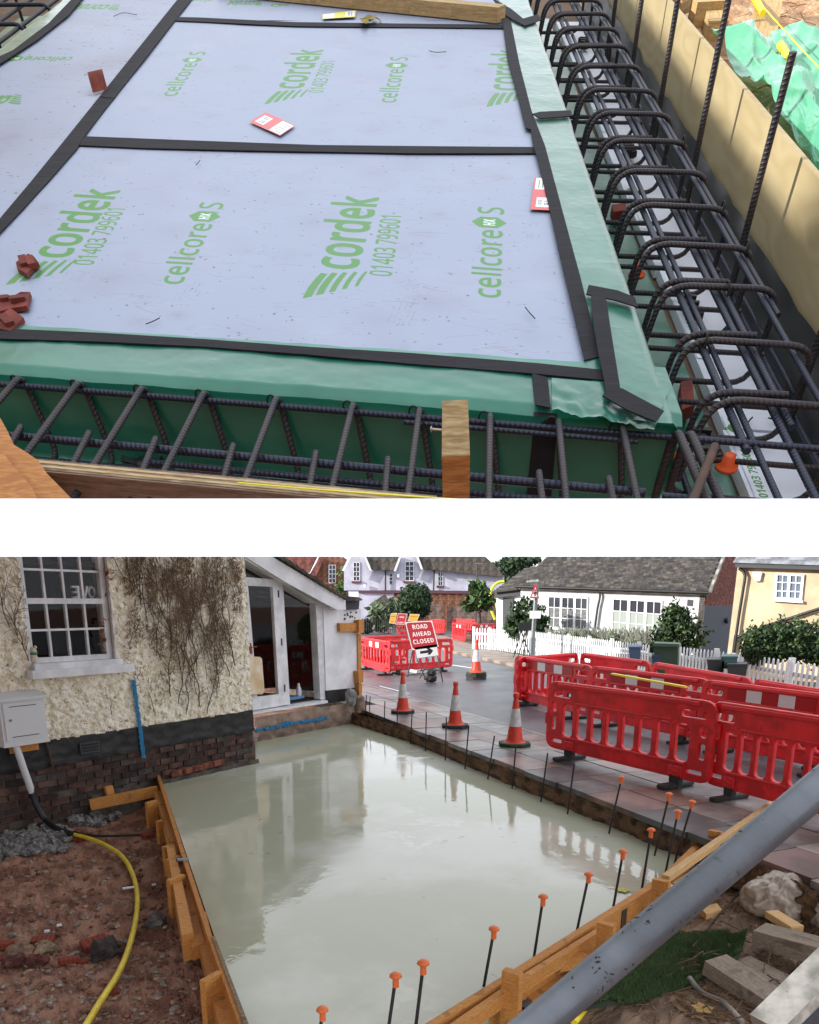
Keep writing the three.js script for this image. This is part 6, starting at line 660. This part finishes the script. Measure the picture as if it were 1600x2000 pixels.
// --- road signs
{
  const sign = (name, label, z, plates, legs, base) => { const t = thing(name, label, 'road sign', Z(base[0], base[1], z)); for (const [pn, c, col, draw, w, h] of plates) { const P = c.map(([u, v]) => Z(u, v, z)); const pl = part(pn, prism(P.map((p) => p.clone().setZ(z - 0.012)), V3(0, 0, -0.02)), plain(col, 0.5), t); part('print', sheet(bil([P[3], P[2], P[1], P[0]]), 2, 2, 1, 1), new THREE.MeshStandardMaterial({ map: canvasTex(w, h, draw), roughness: 0.4 }), pl); } for (const [a2, b, c, d] of legs) part('leg', rod(Z(a2, b, z - 0.05), Z(c, d, z + (b > d ? -0.05 : 0.15)), 0.016, 6), M.charcoal, t); return t; };
  const words = (bg, fg, lines, size) => (x, w, h) => { x.fillStyle = '#e9e6e6'; x.fillRect(0, 0, w, h); x.fillStyle = bg; const k = w * 0.035; x.beginPath(); x.roundRect ? x.roundRect(k, k, w - 2 * k, h - 2 * k, k * 2) : x.rect(k, k, w - 2 * k, h - 2 * k); x.fill(); x.fillStyle = fg; x.textAlign = 'center'; x.font = `bold ${size}px sans-serif`; lines.forEach((l, i) => x.fillText(l, w / 2, lines.length === 3 ? h * (0.27 + i * 0.265) : h * (i + 0.78) / lines.length)); };
  const z = G(828, 1332, ROAD).z;
  sign('road_sign', 'red and white ROAD AHEAD CLOSED sign with arrow plate on a folding stand', z, [['closed_plate', [[791, 1215], [844, 1212], [857, 1263], [805, 1270]], [110, 30, 36], words('#b8353f', '#f4eeee', ['ROAD', 'AHEAD', 'CLOSED'], 64), 300, 290], ['arrow_plate', [[809.5, 1264.5], [854, 1258], [857.5, 1281], [814, 1287]], [190, 190, 192], (x, w, h) => { x.fillStyle = '#e6e6e8'; x.fillRect(0, 0, w, h); x.strokeStyle = '#3a3a42'; x.lineWidth = 6; x.strokeRect(4, 4, w - 8, h - 8); x.fillStyle = '#26262e'; x.beginPath(); x.moveTo(60, 56); x.lineTo(170, 56); x.lineTo(150, 30); x.lineTo(190, 30); x.lineTo(236, 72); x.lineTo(190, 114); x.lineTo(150, 114); x.lineTo(170, 90); x.lineTo(60, 90); x.fill(); }, 300, 145]], [[806, 1270, 796, 1322], [815, 1288, 836, 1337], [855, 1282, 865, 1332], [838, 1288, 820, 1325], [796, 1319, 822, 1315], [820, 1310, 860, 1303], [836, 1336, 850, 1333]], [830, 1335]);
  { const c = Z(842, 1330, z + 0.15), t = thing('sandbag', 'black sandbag on the foot of the road sign stand', 'sandbag', c); part('bag', rock(c.clone().add(V3(0, 0.06, 0)), 0.17, 0.09, 0.12, { det: 3, j: 0.25, turn: 0.2 }), plain([36, 35, 36], 0.7), t); part('bag_top', rock(c.clone().add(V3(0.01, 0.22, -0.02)), 0.14, 0.1, 0.1, { det: 3, j: 0.3, turn: 0.4 }), plain([40, 39, 40], 0.7), t); }
  single('white_pipe', rod(Z(802, 1310, z - 0.2), Z(815, 1313, z - 0.1), 0.045, 8), M.white, 'short white pipe lying behind the sign stand', 'pipe');
  const zf = -50; for (const [c, col, bg, fg, ln, l, nm] of [[[[764, 1198], [776, 1197], [771, 1218], [760, 1217]], [200, 150, 60], '#e0a63c', '#5a4630', ['Diversion', 'ahead'], 'small yellow diversion sign at the distant barriers'], [[[778, 1198], [796, 1199], [790, 1220], [772, 1219]], [120, 40, 46], '#b8353f', '#f0e6e6', ['ROAD', 'CLOSED'], 'small red ROAD CLOSED sign at the distant barriers'], [[[801, 1199], [820, 1200], [814, 1214], [797, 1213]], [200, 150, 60], '#e6a83a', '#4a3a28', ['Diversion', '>'], 'small yellow diversion sign beside the red one']]) sign('road_sign', l, zf, [['plate', c, col, words(bg, fg, ln, 44), 240, 240]], [[c[3][0] + 1, c[3][1], c[3][0] - 3, 1238], [c[2][0] - 1, c[2][1], c[2][0] + 2, 1237]], [c[3][0], 1238]);
}
// road paint
for (const [q, l] of [['742,1339 800,1354 799,1355 741,1340.5', 'white line along the near road edge'], ['875,1297 930,1305 930,1306 875,1298', 'thin white line near the far kerb']]) single('road_marking', prism(q.trim().split(/\s+/).map((p) => { const [u, v] = p.split(',').map(Number); return G(u, v, ROAD + 0.005); }), V3(0, -0.003, 0)), M.white, l, 'road marking', 'white road lines');
// ------------------------------------------------------------------ bars set in the concrete
{
  const cap = plain([232, 116, 62], 0.5), set = (bu, bv, tu, tv, capped, l) => { const b = G(bu, bv, SLAB), p = Z(tu, tv, b.z), t = thing('starter_bar', l, 'steel bar', b.clone(), capped ? 'steel bars with orange caps' : 'bare steel bars along the paving'); part('bar', rod(b.clone().setY(SLAB - 0.05), p, 0.0095, 7), M.rebarBrown, t); if (capped) part('cap', lathe([[0, 0.03], [0.018, 0.028], [0.031, 0.018], [0.033, 0.008], [0.016, 0], [0.017, -0.05], [0.014, -0.052]], p.clone(), 16), cap, t); };
  const C = [[620, 2035, 630, 1976], [752, 2040, 773, 1910], [806, 2040, 827, 1885], [943, 1926, 965, 1818], [1042, 1868, 1061, 1755], [1125, 1818, 1150, 1711], [1194, 1788, 1217, 1666], [1252, 1742, 1272, 1624], [1298, 1708, 1324, 1588], [1315, 1688, 1352, 1569], [1277, 1671, 1307, 1554], [1188, 1628, 1214, 1521]];
  const N = ['orange capped bar standing alone in the open concrete', 'orange capped bar, one of a close pair in the concrete', 'orange capped bar, one of a close pair in the concrete', 'orange capped bar by the first formwork post', 'orange capped bar between two formwork posts', 'orange capped bar beside the doubled top board', 'orange capped bar rising next to the floating leaf', 'orange capped bar at the dark inner shutter', 'orange capped bar in the corner trio, nearest the formwork', 'orange capped bar in the corner trio, leaning most', 'orange capped bar in the corner trio, against the paving', 'orange capped bar before the barrier on the paving']; C.forEach((c, i) => set(...c, true, N[i]));
  for (const [bu, bv, tu, tv] of [[713, 1412, 716, 1357], [721, 1414, 723, 1360], [750, 1428, 752, 1370], [775, 1440, 777, 1372], [802, 1453, 805, 1392], [831, 1467, 833, 1391], [870, 1485, 872, 1402], [908, 1502, 916, 1417], [952, 1522, 966, 1437], [1000, 1540, 1008, 1456], [1056, 1566, 1070, 1471], [1108, 1590, 1122, 1491]]) set(bu, bv, tu, tv, false, 'thin bare steel bar in the concrete along the paving edge');
  const lf = G(1217, 1739, SLAB + 0.006), t = thing('fallen_leaf', 'pale yellow leaf floating on the wet concrete', 'leaf', lf); for (let i = 0; i < 5; i++) { const k = i * 1.2 + 0.3, e = V3(Math.cos(k), 0, Math.sin(k)).multiplyScalar(0.06), n = V3(-e.z, 0, e.x).multiplyScalar(0.35); part('lobe', prism([lf.clone(), lf.clone().addScaledVector(e, 0.6).add(n), lf.clone().add(e), lf.clone().addScaledVector(e, 0.6).sub(n)].map((p) => p.setY(SLAB + 0.012)), V3(0, -0.003, 0)), plain([196, 192, 96], 0.7), t); }
}
// ------------------------------------------------------------------ formwork
const onY = (s, y) => s.trim().split(/\s+/).map((p) => { const [u, v] = p.split(',').map(Number); return G(u, v, y); });
{
  const t = thing('formwork', 'orange brown plywood and timber formwork along the soil side', 'formwork', G(400, 1800, SOIL)), up = (s, y1, y0, m, n) => part(n, prism(onY(s, y1), V3(0, y0 - y1, 0)), m, t);
  up('306,1512 312,1512 360,1660 415,1828 482,2010 470,2010 405,1828 352,1662', -0.13, -0.6, M.formPly, 'inner_board');
  up('414,1828 420,1828 490,2010 480,2010', -0.12, -0.5, M.plyEdge, 'lapped_board');
  up('300,1545 318,1543 345,1640 332,1642', -0.2, -0.3, M.formTimber, 'top_rail'); up('318,1610 340,1606 400,1840 376,1850', -0.22, -0.32, M.formTimber, 'top_rail'); up('376,1790 402,1780 462,2010 430,2010', -0.23, -0.34, M.formPly, 'top_rail');
  const stake = (u, v, w, y1, l, lean = 0) => { const p = G(u, v, SOIL), d = V3(0.5, 0, -0.8).normalize(), k = w / 2, s = V3(d.z, 0, -d.x).multiplyScalar(0.022), e = d.clone().multiplyScalar(k), L = V3(lean, y1 - SOIL + 0.1, 0), b = p.clone().setY(SOIL - 0.1); part('stake', hexa(b.clone().sub(e).sub(s), b.clone().add(e).sub(s), b.clone().add(e).add(s), b.clone().sub(e).add(s), b.clone().sub(e).sub(s).add(L), b.clone().add(e).sub(s).add(L), b.clone().add(e).add(s).add(L), b.clone().sub(e).add(s).add(L)), M.formTimber, t); };
  stake(300, 1620, 0.14, -0.14, 0); stake(318, 1650, 0.1, -0.2); stake(330, 1705, 0.08, -0.2); stake(350, 1790, 0.16, -0.13); stake(345, 1740, 0.14, -0.16); stake(420, 2010, 0.14, -0.12); stake(225, 1590, 0.1, -0.12, 0, -0.05);
  part('waling', prism(onY('325,1652 340,1650 378,1820 355,1826', -0.16), V3(0, -0.2, 0)), M.formTimber, t); part('tail_rail', beam(G(176, 1572, -0.28), G(308, 1545, -0.22), 0.045, 0.13), M.formTimber, t); part('bolt', rod(G(345, 1680, -0.12), G(368, 1680, -0.14), 0.018), M.metalGrey, t);
}
{
  const y = -0.1, t = thing('formwork', 'timber formwork with upright posts beside the orange capped bars', 'formwork', G(1150, 1850, -0.35)), up = (s, y1, y0, m, n) => part(n, prism(onY(s, y1), V3(0, y0 - y1, 0)), m, t);
  up('790,2030 826,2002 1000,1895 1290,1712 1415,1592 1425,1597 1300,1718 1008,1903 834,2010 800,2034', y, -0.45, M.formTimber, 'inner_board'); up('820,2040 1012,1908 1170,1810 1177,1816 1020,1916 836,2044', y - 0.01, -0.2, M.formTimber, 'doubled_board');
  up('1020,1935 1190,1830 1300,1760 1310,1772 1205,1848 1040,1955', -0.3, -0.5, M.formTimber, 'waling'); up('1210,1775 1370,1650 1372,1656 1216,1780', y - 0.03, -0.4, M.rust, 'dark_shutter'); part('upper_rail', beam(G(1300, 1716, -0.02), G(1530, 1556, 0.06), 0.06, 0.05), M.paleWood, t); part('lower_rail', beam(G(1320, 1732, -0.1), G(1440, 1655, -0.05), 0.06, 0.05), M.paleWood, t);
  const post = (u0, v0, u1, v1, top, y1) => { const A_ = G(u0, v0, y1), B_ = G(u1, v1, y1), d = B_.clone().sub(A_), n = V3(d.z, 0, -d.x).setLength(0.055); if (n.z > 0) n.negate(); part('post', hexa(...[A_, B_, B_.clone().add(n), A_.clone().add(n)].map((p) => p.clone().setY(-0.75)), A_, B_, B_.clone().add(n), A_.clone().add(n)), M.formTimber, t); };
  post(980, 1896, 1014, 1906, 0, 0.02); post(1166, 1802, 1198, 1810, 0, 0.03); post(1274, 1717, 1306, 1724, 0, 0.05); post(1384, 1622, 1408, 1626, 0, 0.06);
  part('cross_block', beam(G(1300, 1732, -0.04), G(1338, 1750, -0.06), 0.07, 0.05), M.paleWood, t); part('cross_block', beam(G(1085, 1880, -0.2), G(1140, 1870, -0.2), 0.12, 0.08), M.formTimber, t); part('cross_block', beam(G(1180, 1858, -0.08), G(1212, 1862, -0.1), 0.07, 0.06), M.paleWood, t); part('hinge', prism(onY('1010,1960 1030,1950 1046,1962 1040,1976', -0.2), V3(0, -0.02, 0)), M.black, t);
  for (const [q, l] of [['1368,1772 1400,1764 1410,1776 1380,1786', 'pale timber offcut beside the grey tube'], ['1210,1900 1250,1884 1258,1892 1224,1912', 'pale timber offcut under the grey tube']]) single('timber_offcut', prism(onY(q, -0.28), V3(0, -0.06, 0)), M.paleWood, l, 'timber');
}
// ------------------------------------------------------------------ rubble and soil litter
{
  const bank = (p) => -0.36 + 0.05 * fbm(p.x * 1.2, p.z * 1.2, 6) + 0.03 * fbm(p.x * 5, p.z * 5, 2);
  ground('garden_bank', sheet((() => { const b = bil([G(1430, 1612, -0.36), G(2300, 1600, -0.36), G(2300, 2300, -0.36), G(700, 2200, -0.36)]); return (s, q) => { const p = b(s, q); return p.setY(bank(p)); }; })(), 130, 120, 6, 6), mottle('litter', rgb(118, 98, 82), rgb(158, 132, 110), { metres: 0.9, base: 6, oct: 6, rough: 0.95, bump: 0.03, sd: 171, n: 512, speck: 0.14, speckC: rgb(190, 166, 140) }));
  const onB = (u, v) => { const p = G(u, v, -0.36); return p.setY(bank(p)); };
  const soilY = (p) => SOIL + 0.05 * fbm(p.x * 1.3, p.z * 1.3, 2) + 0.03 * fbm(p.x * 6, p.z * 6, 5);
  const pile = thing('rubble_heap', 'grey broken mortar lumps heaped along the house footing', 'rubble', G(100, 1650, SOIL)); for (let i = 0; i < 230; i++) { const s = i < 90 ? [rr(140, 228), rr(1585, 1612)] : [rr(-20, 135), rr(1625, 1668)], k = i < 90 ? 1 : 0.9, p = G(s[0], s[1] - (i < 90 ? (s[0] - 185) * 0.1 : (s[0] - 60) * 0.12), SOIL); p.y = soilY(p) + rr(0, 0.05); part('lump', rock(p, rr(0.03, 0.1) * k, rr(0.02, 0.06), rr(0.03, 0.08), { det: 1, j: 0.5 }), M.rubble, pile); }
  const peb = [[], [], []]; for (let i = 0; i < 1500; i++) { const u = rr(-20, 400), v = 1600 + 420 * Math.pow(rnd(), 0.9), p = G(u, v, SOIL); if (u > 290 + (v - 1600) * 0.28) continue; p.y = soilY(p) + 0.004; const k = Math.pow(rnd(), 4) * 0.03 + 0.006; peb[i % 3].push(rock(p, k * rr(0.8, 1.5), k * 0.6, k, { det: 0, j: 0.5 })); }
  [[176, 146, 124], [150, 102, 82], [160, 146, 134]].forEach((c, i) => single('soil_pebbles', peb[i], tint(c), ['tan stones scattered over the brown soil', 'reddish crumbs scattered over the brown soil', 'grey stones scattered over the brown soil'][i], 'stones', null, 'stuff'));
  { const cl = []; for (let i = 0; i < 170; i++) { const u = rr(-20, 380), v = 1640 + 380 * rnd(), p = G(u, v, SOIL); if (u > 280 + (v - 1600) * 0.26) continue; p.y = soilY(p) + 0.004; const k = Math.pow(rnd(), 2) * 0.03 + 0.01; cl.push(rock(p, k * rr(0.8, 1.4), k * 0.55, k, { det: 1, j: 0.5 })); } single('soil_clods', cl, tint([142, 100, 82], { bump: 0.01 }), 'brown clods of earth scattered over the dug soil', 'clods', null, 'stuff'); }
  const brk = tint([164, 74, 52], { metres: 0.2, bump: 0.006 }); for (const [u, v, w, d, h, r, l] of [[84, 1840, 0.1, 0.06, 0.05, 0.2, 'orange brick half beside the tile heap'], [186, 1842, 0.12, 0.08, 0.06, 0.7, 'orange brick piece beside the hose'], [135, 1880, 0.09, 0.05, 0.04, 0.5, 'flat orange brick chip below the dark stone'], [160, 1878, 0.04, 0.05, 0.04, 1.2, 'small orange brick chip below the dark stone'], [0, 1850, 0.1, 0.08, 0.05, 0.1, 'red brick half at the edge of the soil'], [145, 1640, 0.16, 0.07, 0.05, 0.3, 'red brick piece under the hose start'], [75, 1645, 0.13, 0.05, 0.04, 0.5, 'red brick chip among the grey lumps'], [290, 1642, 0.07, 0.06, 0.05, 0.9, 'red brick crumb beside the formwork stake'], [216, 1940, 0.07, 0.04, 0.04, 0.4, 'red brick chip by the hose end'], [120, 1602, 0.24, 0.04, 0.03, 0.75, 'long red tile strip leaning by the house footing']]) { const p = G(u, v, SOIL), g = new RoundedBoxGeometry(w * 1.6, h, d * 1.6, 1, 0.008); g.rotateY(r); g.rotateX(rr(-0.2, 0.2)); g.translate(p.x, soilY(p) + h * 0.4, p.z); single('brick_fragment', flat(g), brk, l, 'brick fragment', 'brick pieces on the soil'); }
  for (const [u, v, r, c, l] of [[45, 1865, 0.12, [150, 118, 98], 'large tan stone beside the red stones'], [85, 1858, 0.1, [160, 136, 110], 'pale tan stone behind the brick half'], [30, 1880, 0.08, [112, 62, 56], 'dark red round stone in the heap'], [73, 1880, 0.075, [110, 60, 54], 'dark red round stone next to the tan ones'], [205, 1862, 0.12, [70, 62, 60], 'dark grey jagged stone beside the hose'], [306, 1810, 0.1, [110, 104, 100], 'grey stone flake by the formwork'], [20, 1868, 0.07, [120, 70, 60], 'small red stone at the heap edge']]) { const p = G(u, v, SOIL); p.y = soilY(p) + r * 0.3; single('stone', rock(p, r, r * 0.6, r * 0.8, { det: 2, j: 0.45 }), tint(c, { bump: 0.008 }), l, 'stone', 'stones on the soil'); }
  for (const [u, v, l] of [[255, 1745, 'white plastic strip on the soil inside the hose curve'], [93, 1826, 'white plastic scrap above the brick half'], [117, 1815, 'small white scrap on the brown soil'], [301, 1732, 'tiny white scrap near the formwork']]) { const p = G(u, v, SOIL), g = new THREE.BoxGeometry(l.includes('strip') ? 0.12 : 0.035, 0.012, 0.025); g.rotateY(0.4); g.translate(p.x, soilY(p) + 0.03, p.z); single('plastic_scrap', flat(g), M.white, l, 'scrap', 'white scraps on the soil'); }
  // bank litter
  const tw = []; for (let i = 0; i < 900; i++) { const p = onB(rr(1240, 1640), rr(1600, 2000)); p.y += 0.01; tw.push(rod(p, p.clone().add(V3(rr(-1, 1), rr(0, 0.3), rr(-1, 1)).setLength(rr(0.04, 0.22))), rr(0.002, 0.006), 4)); } single('bank_twigs', tw, tint([150, 124, 100]), 'dry twigs and bark littering the garden bank', 'twigs', null, 'stuff');
  const lv = []; for (let i = 0; i < 500; i++) { const p = onB(rr(1300, 1640), rr(1600, 2000)); p.y += 0.012; const e = V3(rr(-1, 1), rr(-0.3, 0.3), rr(-1, 1)).setLength(rr(0.02, 0.05)), n = V3(rr(-1, 1), rr(-0.3, 0.3), rr(-1, 1)).setLength(0.02); lv.push(prism([p.clone().sub(e), p.clone().add(n), p.clone().add(e), p.clone().sub(n)], V3(0, 0.002, 0))); } single('bank_leaves', lv, tint([142, 108, 70]), 'dry brown leaves littering the garden bank', 'leaves', null, 'stuff');
  for (const [u, v, l] of [[1585, 1690, 'yellow maple leaf on the garden bank'], [1372, 1975, 'tan maple leaf beside the weathered timbers']]) { const p = onB(u, v).add(V3(0, 0.03, 0)), t = thing('fallen_leaf', l, 'leaf', p); for (let i = 0; i < 5; i++) { const k = i * 1.2, e = V3(Math.cos(k), 0.15, Math.sin(k)).multiplyScalar(0.07), n = V3(-e.z, 0, e.x).multiplyScalar(0.35); part('lobe', prism([p.clone(), p.clone().addScaledVector(e, 0.6).add(n), p.clone().add(e), p.clone().addScaledVector(e, 0.6).sub(n)], V3(0, -0.003, 0)), l[0] === 'y' ? plain([176, 168, 60], 0.7) : plain([176, 138, 76], 0.7), t); } }
  // artificial turf roll
  { const b = bil([onB(1190, 1872), onB(1460, 1820), onB(1440, 1900), onB(1130, 2010)]), P = [], U = [], gq = (s, q) => { const p = b(s, q); return p.setY(-0.29 + 0.07 * Math.sin(s * 5 + q * 2) * 0.6 + 0.03 * fbm(s * 4, q * 4)); }; for (let i = 0; i < 26000; i++) { const s = rnd(), q = rnd(); if (fbm(s * 3, q * 3, 7) + 0.55 < Math.abs(s - 0.5) * Math.abs(q - 0.5) * 4) continue; const p = gq(s, q), e = V3(rr(-1, 1), 0, rr(-1, 1)).setLength(0.003), tip = p.clone().add(V3(rr(-0.02, 0.02), rr(0.02, 0.04), rr(-0.02, 0.02))); for (const k of [p.clone().sub(e), p.clone().add(e), tip]) { P.push(k.x, k.y, k.z); U.push(0, 0); } } const t = thing('turf_mat', 'crumpled piece of green artificial turf on the bank beside the tube', 'turf', gq(0.5, 0.5)); part('backing', sheet((s, q) => gq(s, q).add(V3(0, -0.004, 0)), 30, 30, 1.5, 1), plain([34, 48, 28], 0.95), t); part('blades', tri(P, U), tint([78, 102, 60], { metres: 0.3, rough: 0.85, amt: 0.35 }), t, 'stuff'); }
  // plastic bag
  { const c = onB(1522, 1785), t = thing('rubble_bag', 'dusty translucent plastic bag of rubble on the bank', 'bag', c), g = new THREE.IcosahedronGeometry(1, 24), p = g.attributes.position; for (let i = 0; i < p.count; i++) { const d = V3(p.getX(i), p.getY(i), p.getZ(i)), k = 1 + 0.16 * fbm(d.x * 1.6, d.y * 1.6, d.z * 1.6) + 0.07 * (0.6 - Math.abs(ns(Math.atan2(d.z, d.x) * 2.6 + d.y, d.y * 1.6 + d.x, 3)) * 2.2) + 0.022 * (0.5 - Math.abs(ns(d.x * 6 + d.y * 3, d.y * 4, d.z * 6)) * 2) + 0.012 * ns(d.x * 16, d.y * 9, d.z * 16); p.setXYZ(i, d.x * 0.3 * k, Math.max(-0.05, d.y * 0.23 * k), d.z * 0.26 * k); } g.rotateY(0.5); g.translate(c.x, c.y + 0.1, c.z); part('bag', mergeVertices(g).toNonIndexed ? (() => { const m = mergeVertices(flat(g)); m.computeVertexNormals(); return m.toNonIndexed(); })() : g, new THREE.MeshPhysicalMaterial({ color: new THREE.Color(0.5, 0.41, 0.33), roughness: 0.35, transmission: 0.25, thickness: 0, clearcoat: 0.6, clearcoatRoughness: 0.2 }), t); part('neck', rock(onB(1596, 1800).add(V3(0.05, 0.1, 0)), 0.14, 0.16, 0.15, { det: 4, j: 0.5 }), new THREE.MeshPhysicalMaterial({ color: new THREE.Color(0.54, 0.46, 0.38), roughness: 0.35, clearcoat: 0.4 }), t); }
  // weathered timbers
  for (const [p, q, w, h, dy, m, l] of [[[1478, 1862], [1640, 1918], 0.2, 0.12, 0.16, M.oldWood, 'weathered grey timber sleeper lying on the upper edge of the pile'], [[1392, 1912], [1530, 1985], 0.2, 0.1, 0.08, M.oldWood, 'dusty grey timber sleeper at the front of the pile'], [[1445, 1888], [1590, 1960], 0.18, 0.06, 0.03, M.oldWood, 'thin worn board between the two sleepers'], [[1500, 1836], [1550, 1868], 0.1, 0.05, 0.22, M.paleWood, 'short pale offcut on the top sleeper']]) single('timber_sleeper', beam(onB(...p).add(V3(0, dy, 0)), onB(...q).add(V3(0, dy, 0)), w, h), m, l, 'timber', 'timbers on the bank');
  single('thin_root', tube([onB(1350, 1872), onB(1380, 1825), onB(1420, 1785), onB(1445, 1763)].map((p) => p.add(V3(0, 0.06, 0))), 0.008, { rad: 5 }), M.bark, 'thin dark root arching over the bank', 'root'); single('grey_root', tube([onB(1345, 1925), onB(1370, 1950), onB(1410, 1970), onB(1450, 2005)].map((p) => p.add(V3(0, 0.03, 0))), 0.018, { rad: 6 }), tint([160, 152, 142]), 'pale grey root beside the timber pile', 'root');
  single('yellow_hose', tube([onB(1240, 1885), onB(1190, 1930), onB(1150, 1975), onB(1120, 2020)].map((p) => p.add(V3(0, 0.06, 0))), 0.02, { rad: 8, seg: 24 }), M.yellowPlastic, 'short length of yellow pipe under the grey tube', 'hose');
  single('post_stump', beam(onB(1585, 1640), onB(1588, 1640).add(V3(0, 0.32, 0)), 0.12, 0.12, V3(1, 0, 0)), M.bark, 'dark brown post stump behind the grey tube', 'post');
  single('timber_offcut', beam(G(1535, 1545, 0.02), G(1600, 1520, 0.3), 0.05, 0.04), M.paleWood, 'pale timber offcut showing beside the barrier foot', 'timber');
  const near = (u, v, d) => EYE.clone().addScaledVector(ray(u, v).normalize(), d);
  { const t = thing('scaffold_tube', 'thick grey galvanised scaffold tube slanting across the bank', 'scaffold tube', near(1300, 1790, 1.12)); part('tube', rod(near(1690, 1462, 1.24), near(955, 2080, 1.02), 0.0245, 24), new THREE.MeshStandardMaterial({ color: new THREE.Color(0.21, 0.235, 0.27), roughness: 0.5, metalness: 0.35, map: tintMap.get('4/0.35').clone(), bumpMap: sharedBump(12, 1, 1, 0.2), bumpScale: 0.001 }), t); part('stain', Array.from({ length: 90 }, () => { const k = rr(0.1, 0.8), p = near(1690, 1462, 1.24).lerp(near(955, 2080, 1.02), k), e = EYE.clone().sub(p).normalize(), ax = near(955, 2080, 1.02).sub(near(1690, 1462, 1.24)).normalize(), s = e.clone().cross(ax).normalize(), an = rr(-1.2, 1.0), o = e.multiplyScalar(Math.cos(an)).addScaledVector(s, Math.sin(an)).multiplyScalar(0.0247); return rock(p.add(o), Math.pow(rnd(), 3) * 0.005 + 0.0007, 0.0005, Math.pow(rnd(), 3) * 0.0025 + 0.0006, { det: 1, j: 0.6, up: o.clone().normalize() }); }), plain([40, 38, 36], 0.9), t, 'stuff'); }
  { const t = thing('painted_rail', 'chipped white painted rail at the bank corner', 'rail', near(1570, 1960, 1.3)); part('rail', beam(near(1500, 2020, 1.25), near(1660, 1860, 1.35), 0.05, 0.05), tint([206, 200, 188], { metres: 0.3, amt: 0.35, base: 6 }), t); part('dark_edge', beam(near(1530, 2040, 1.26), near(1690, 1890, 1.36), 0.03, 0.04), M.charcoal, t); }
}

renderer.render(scene, camera);
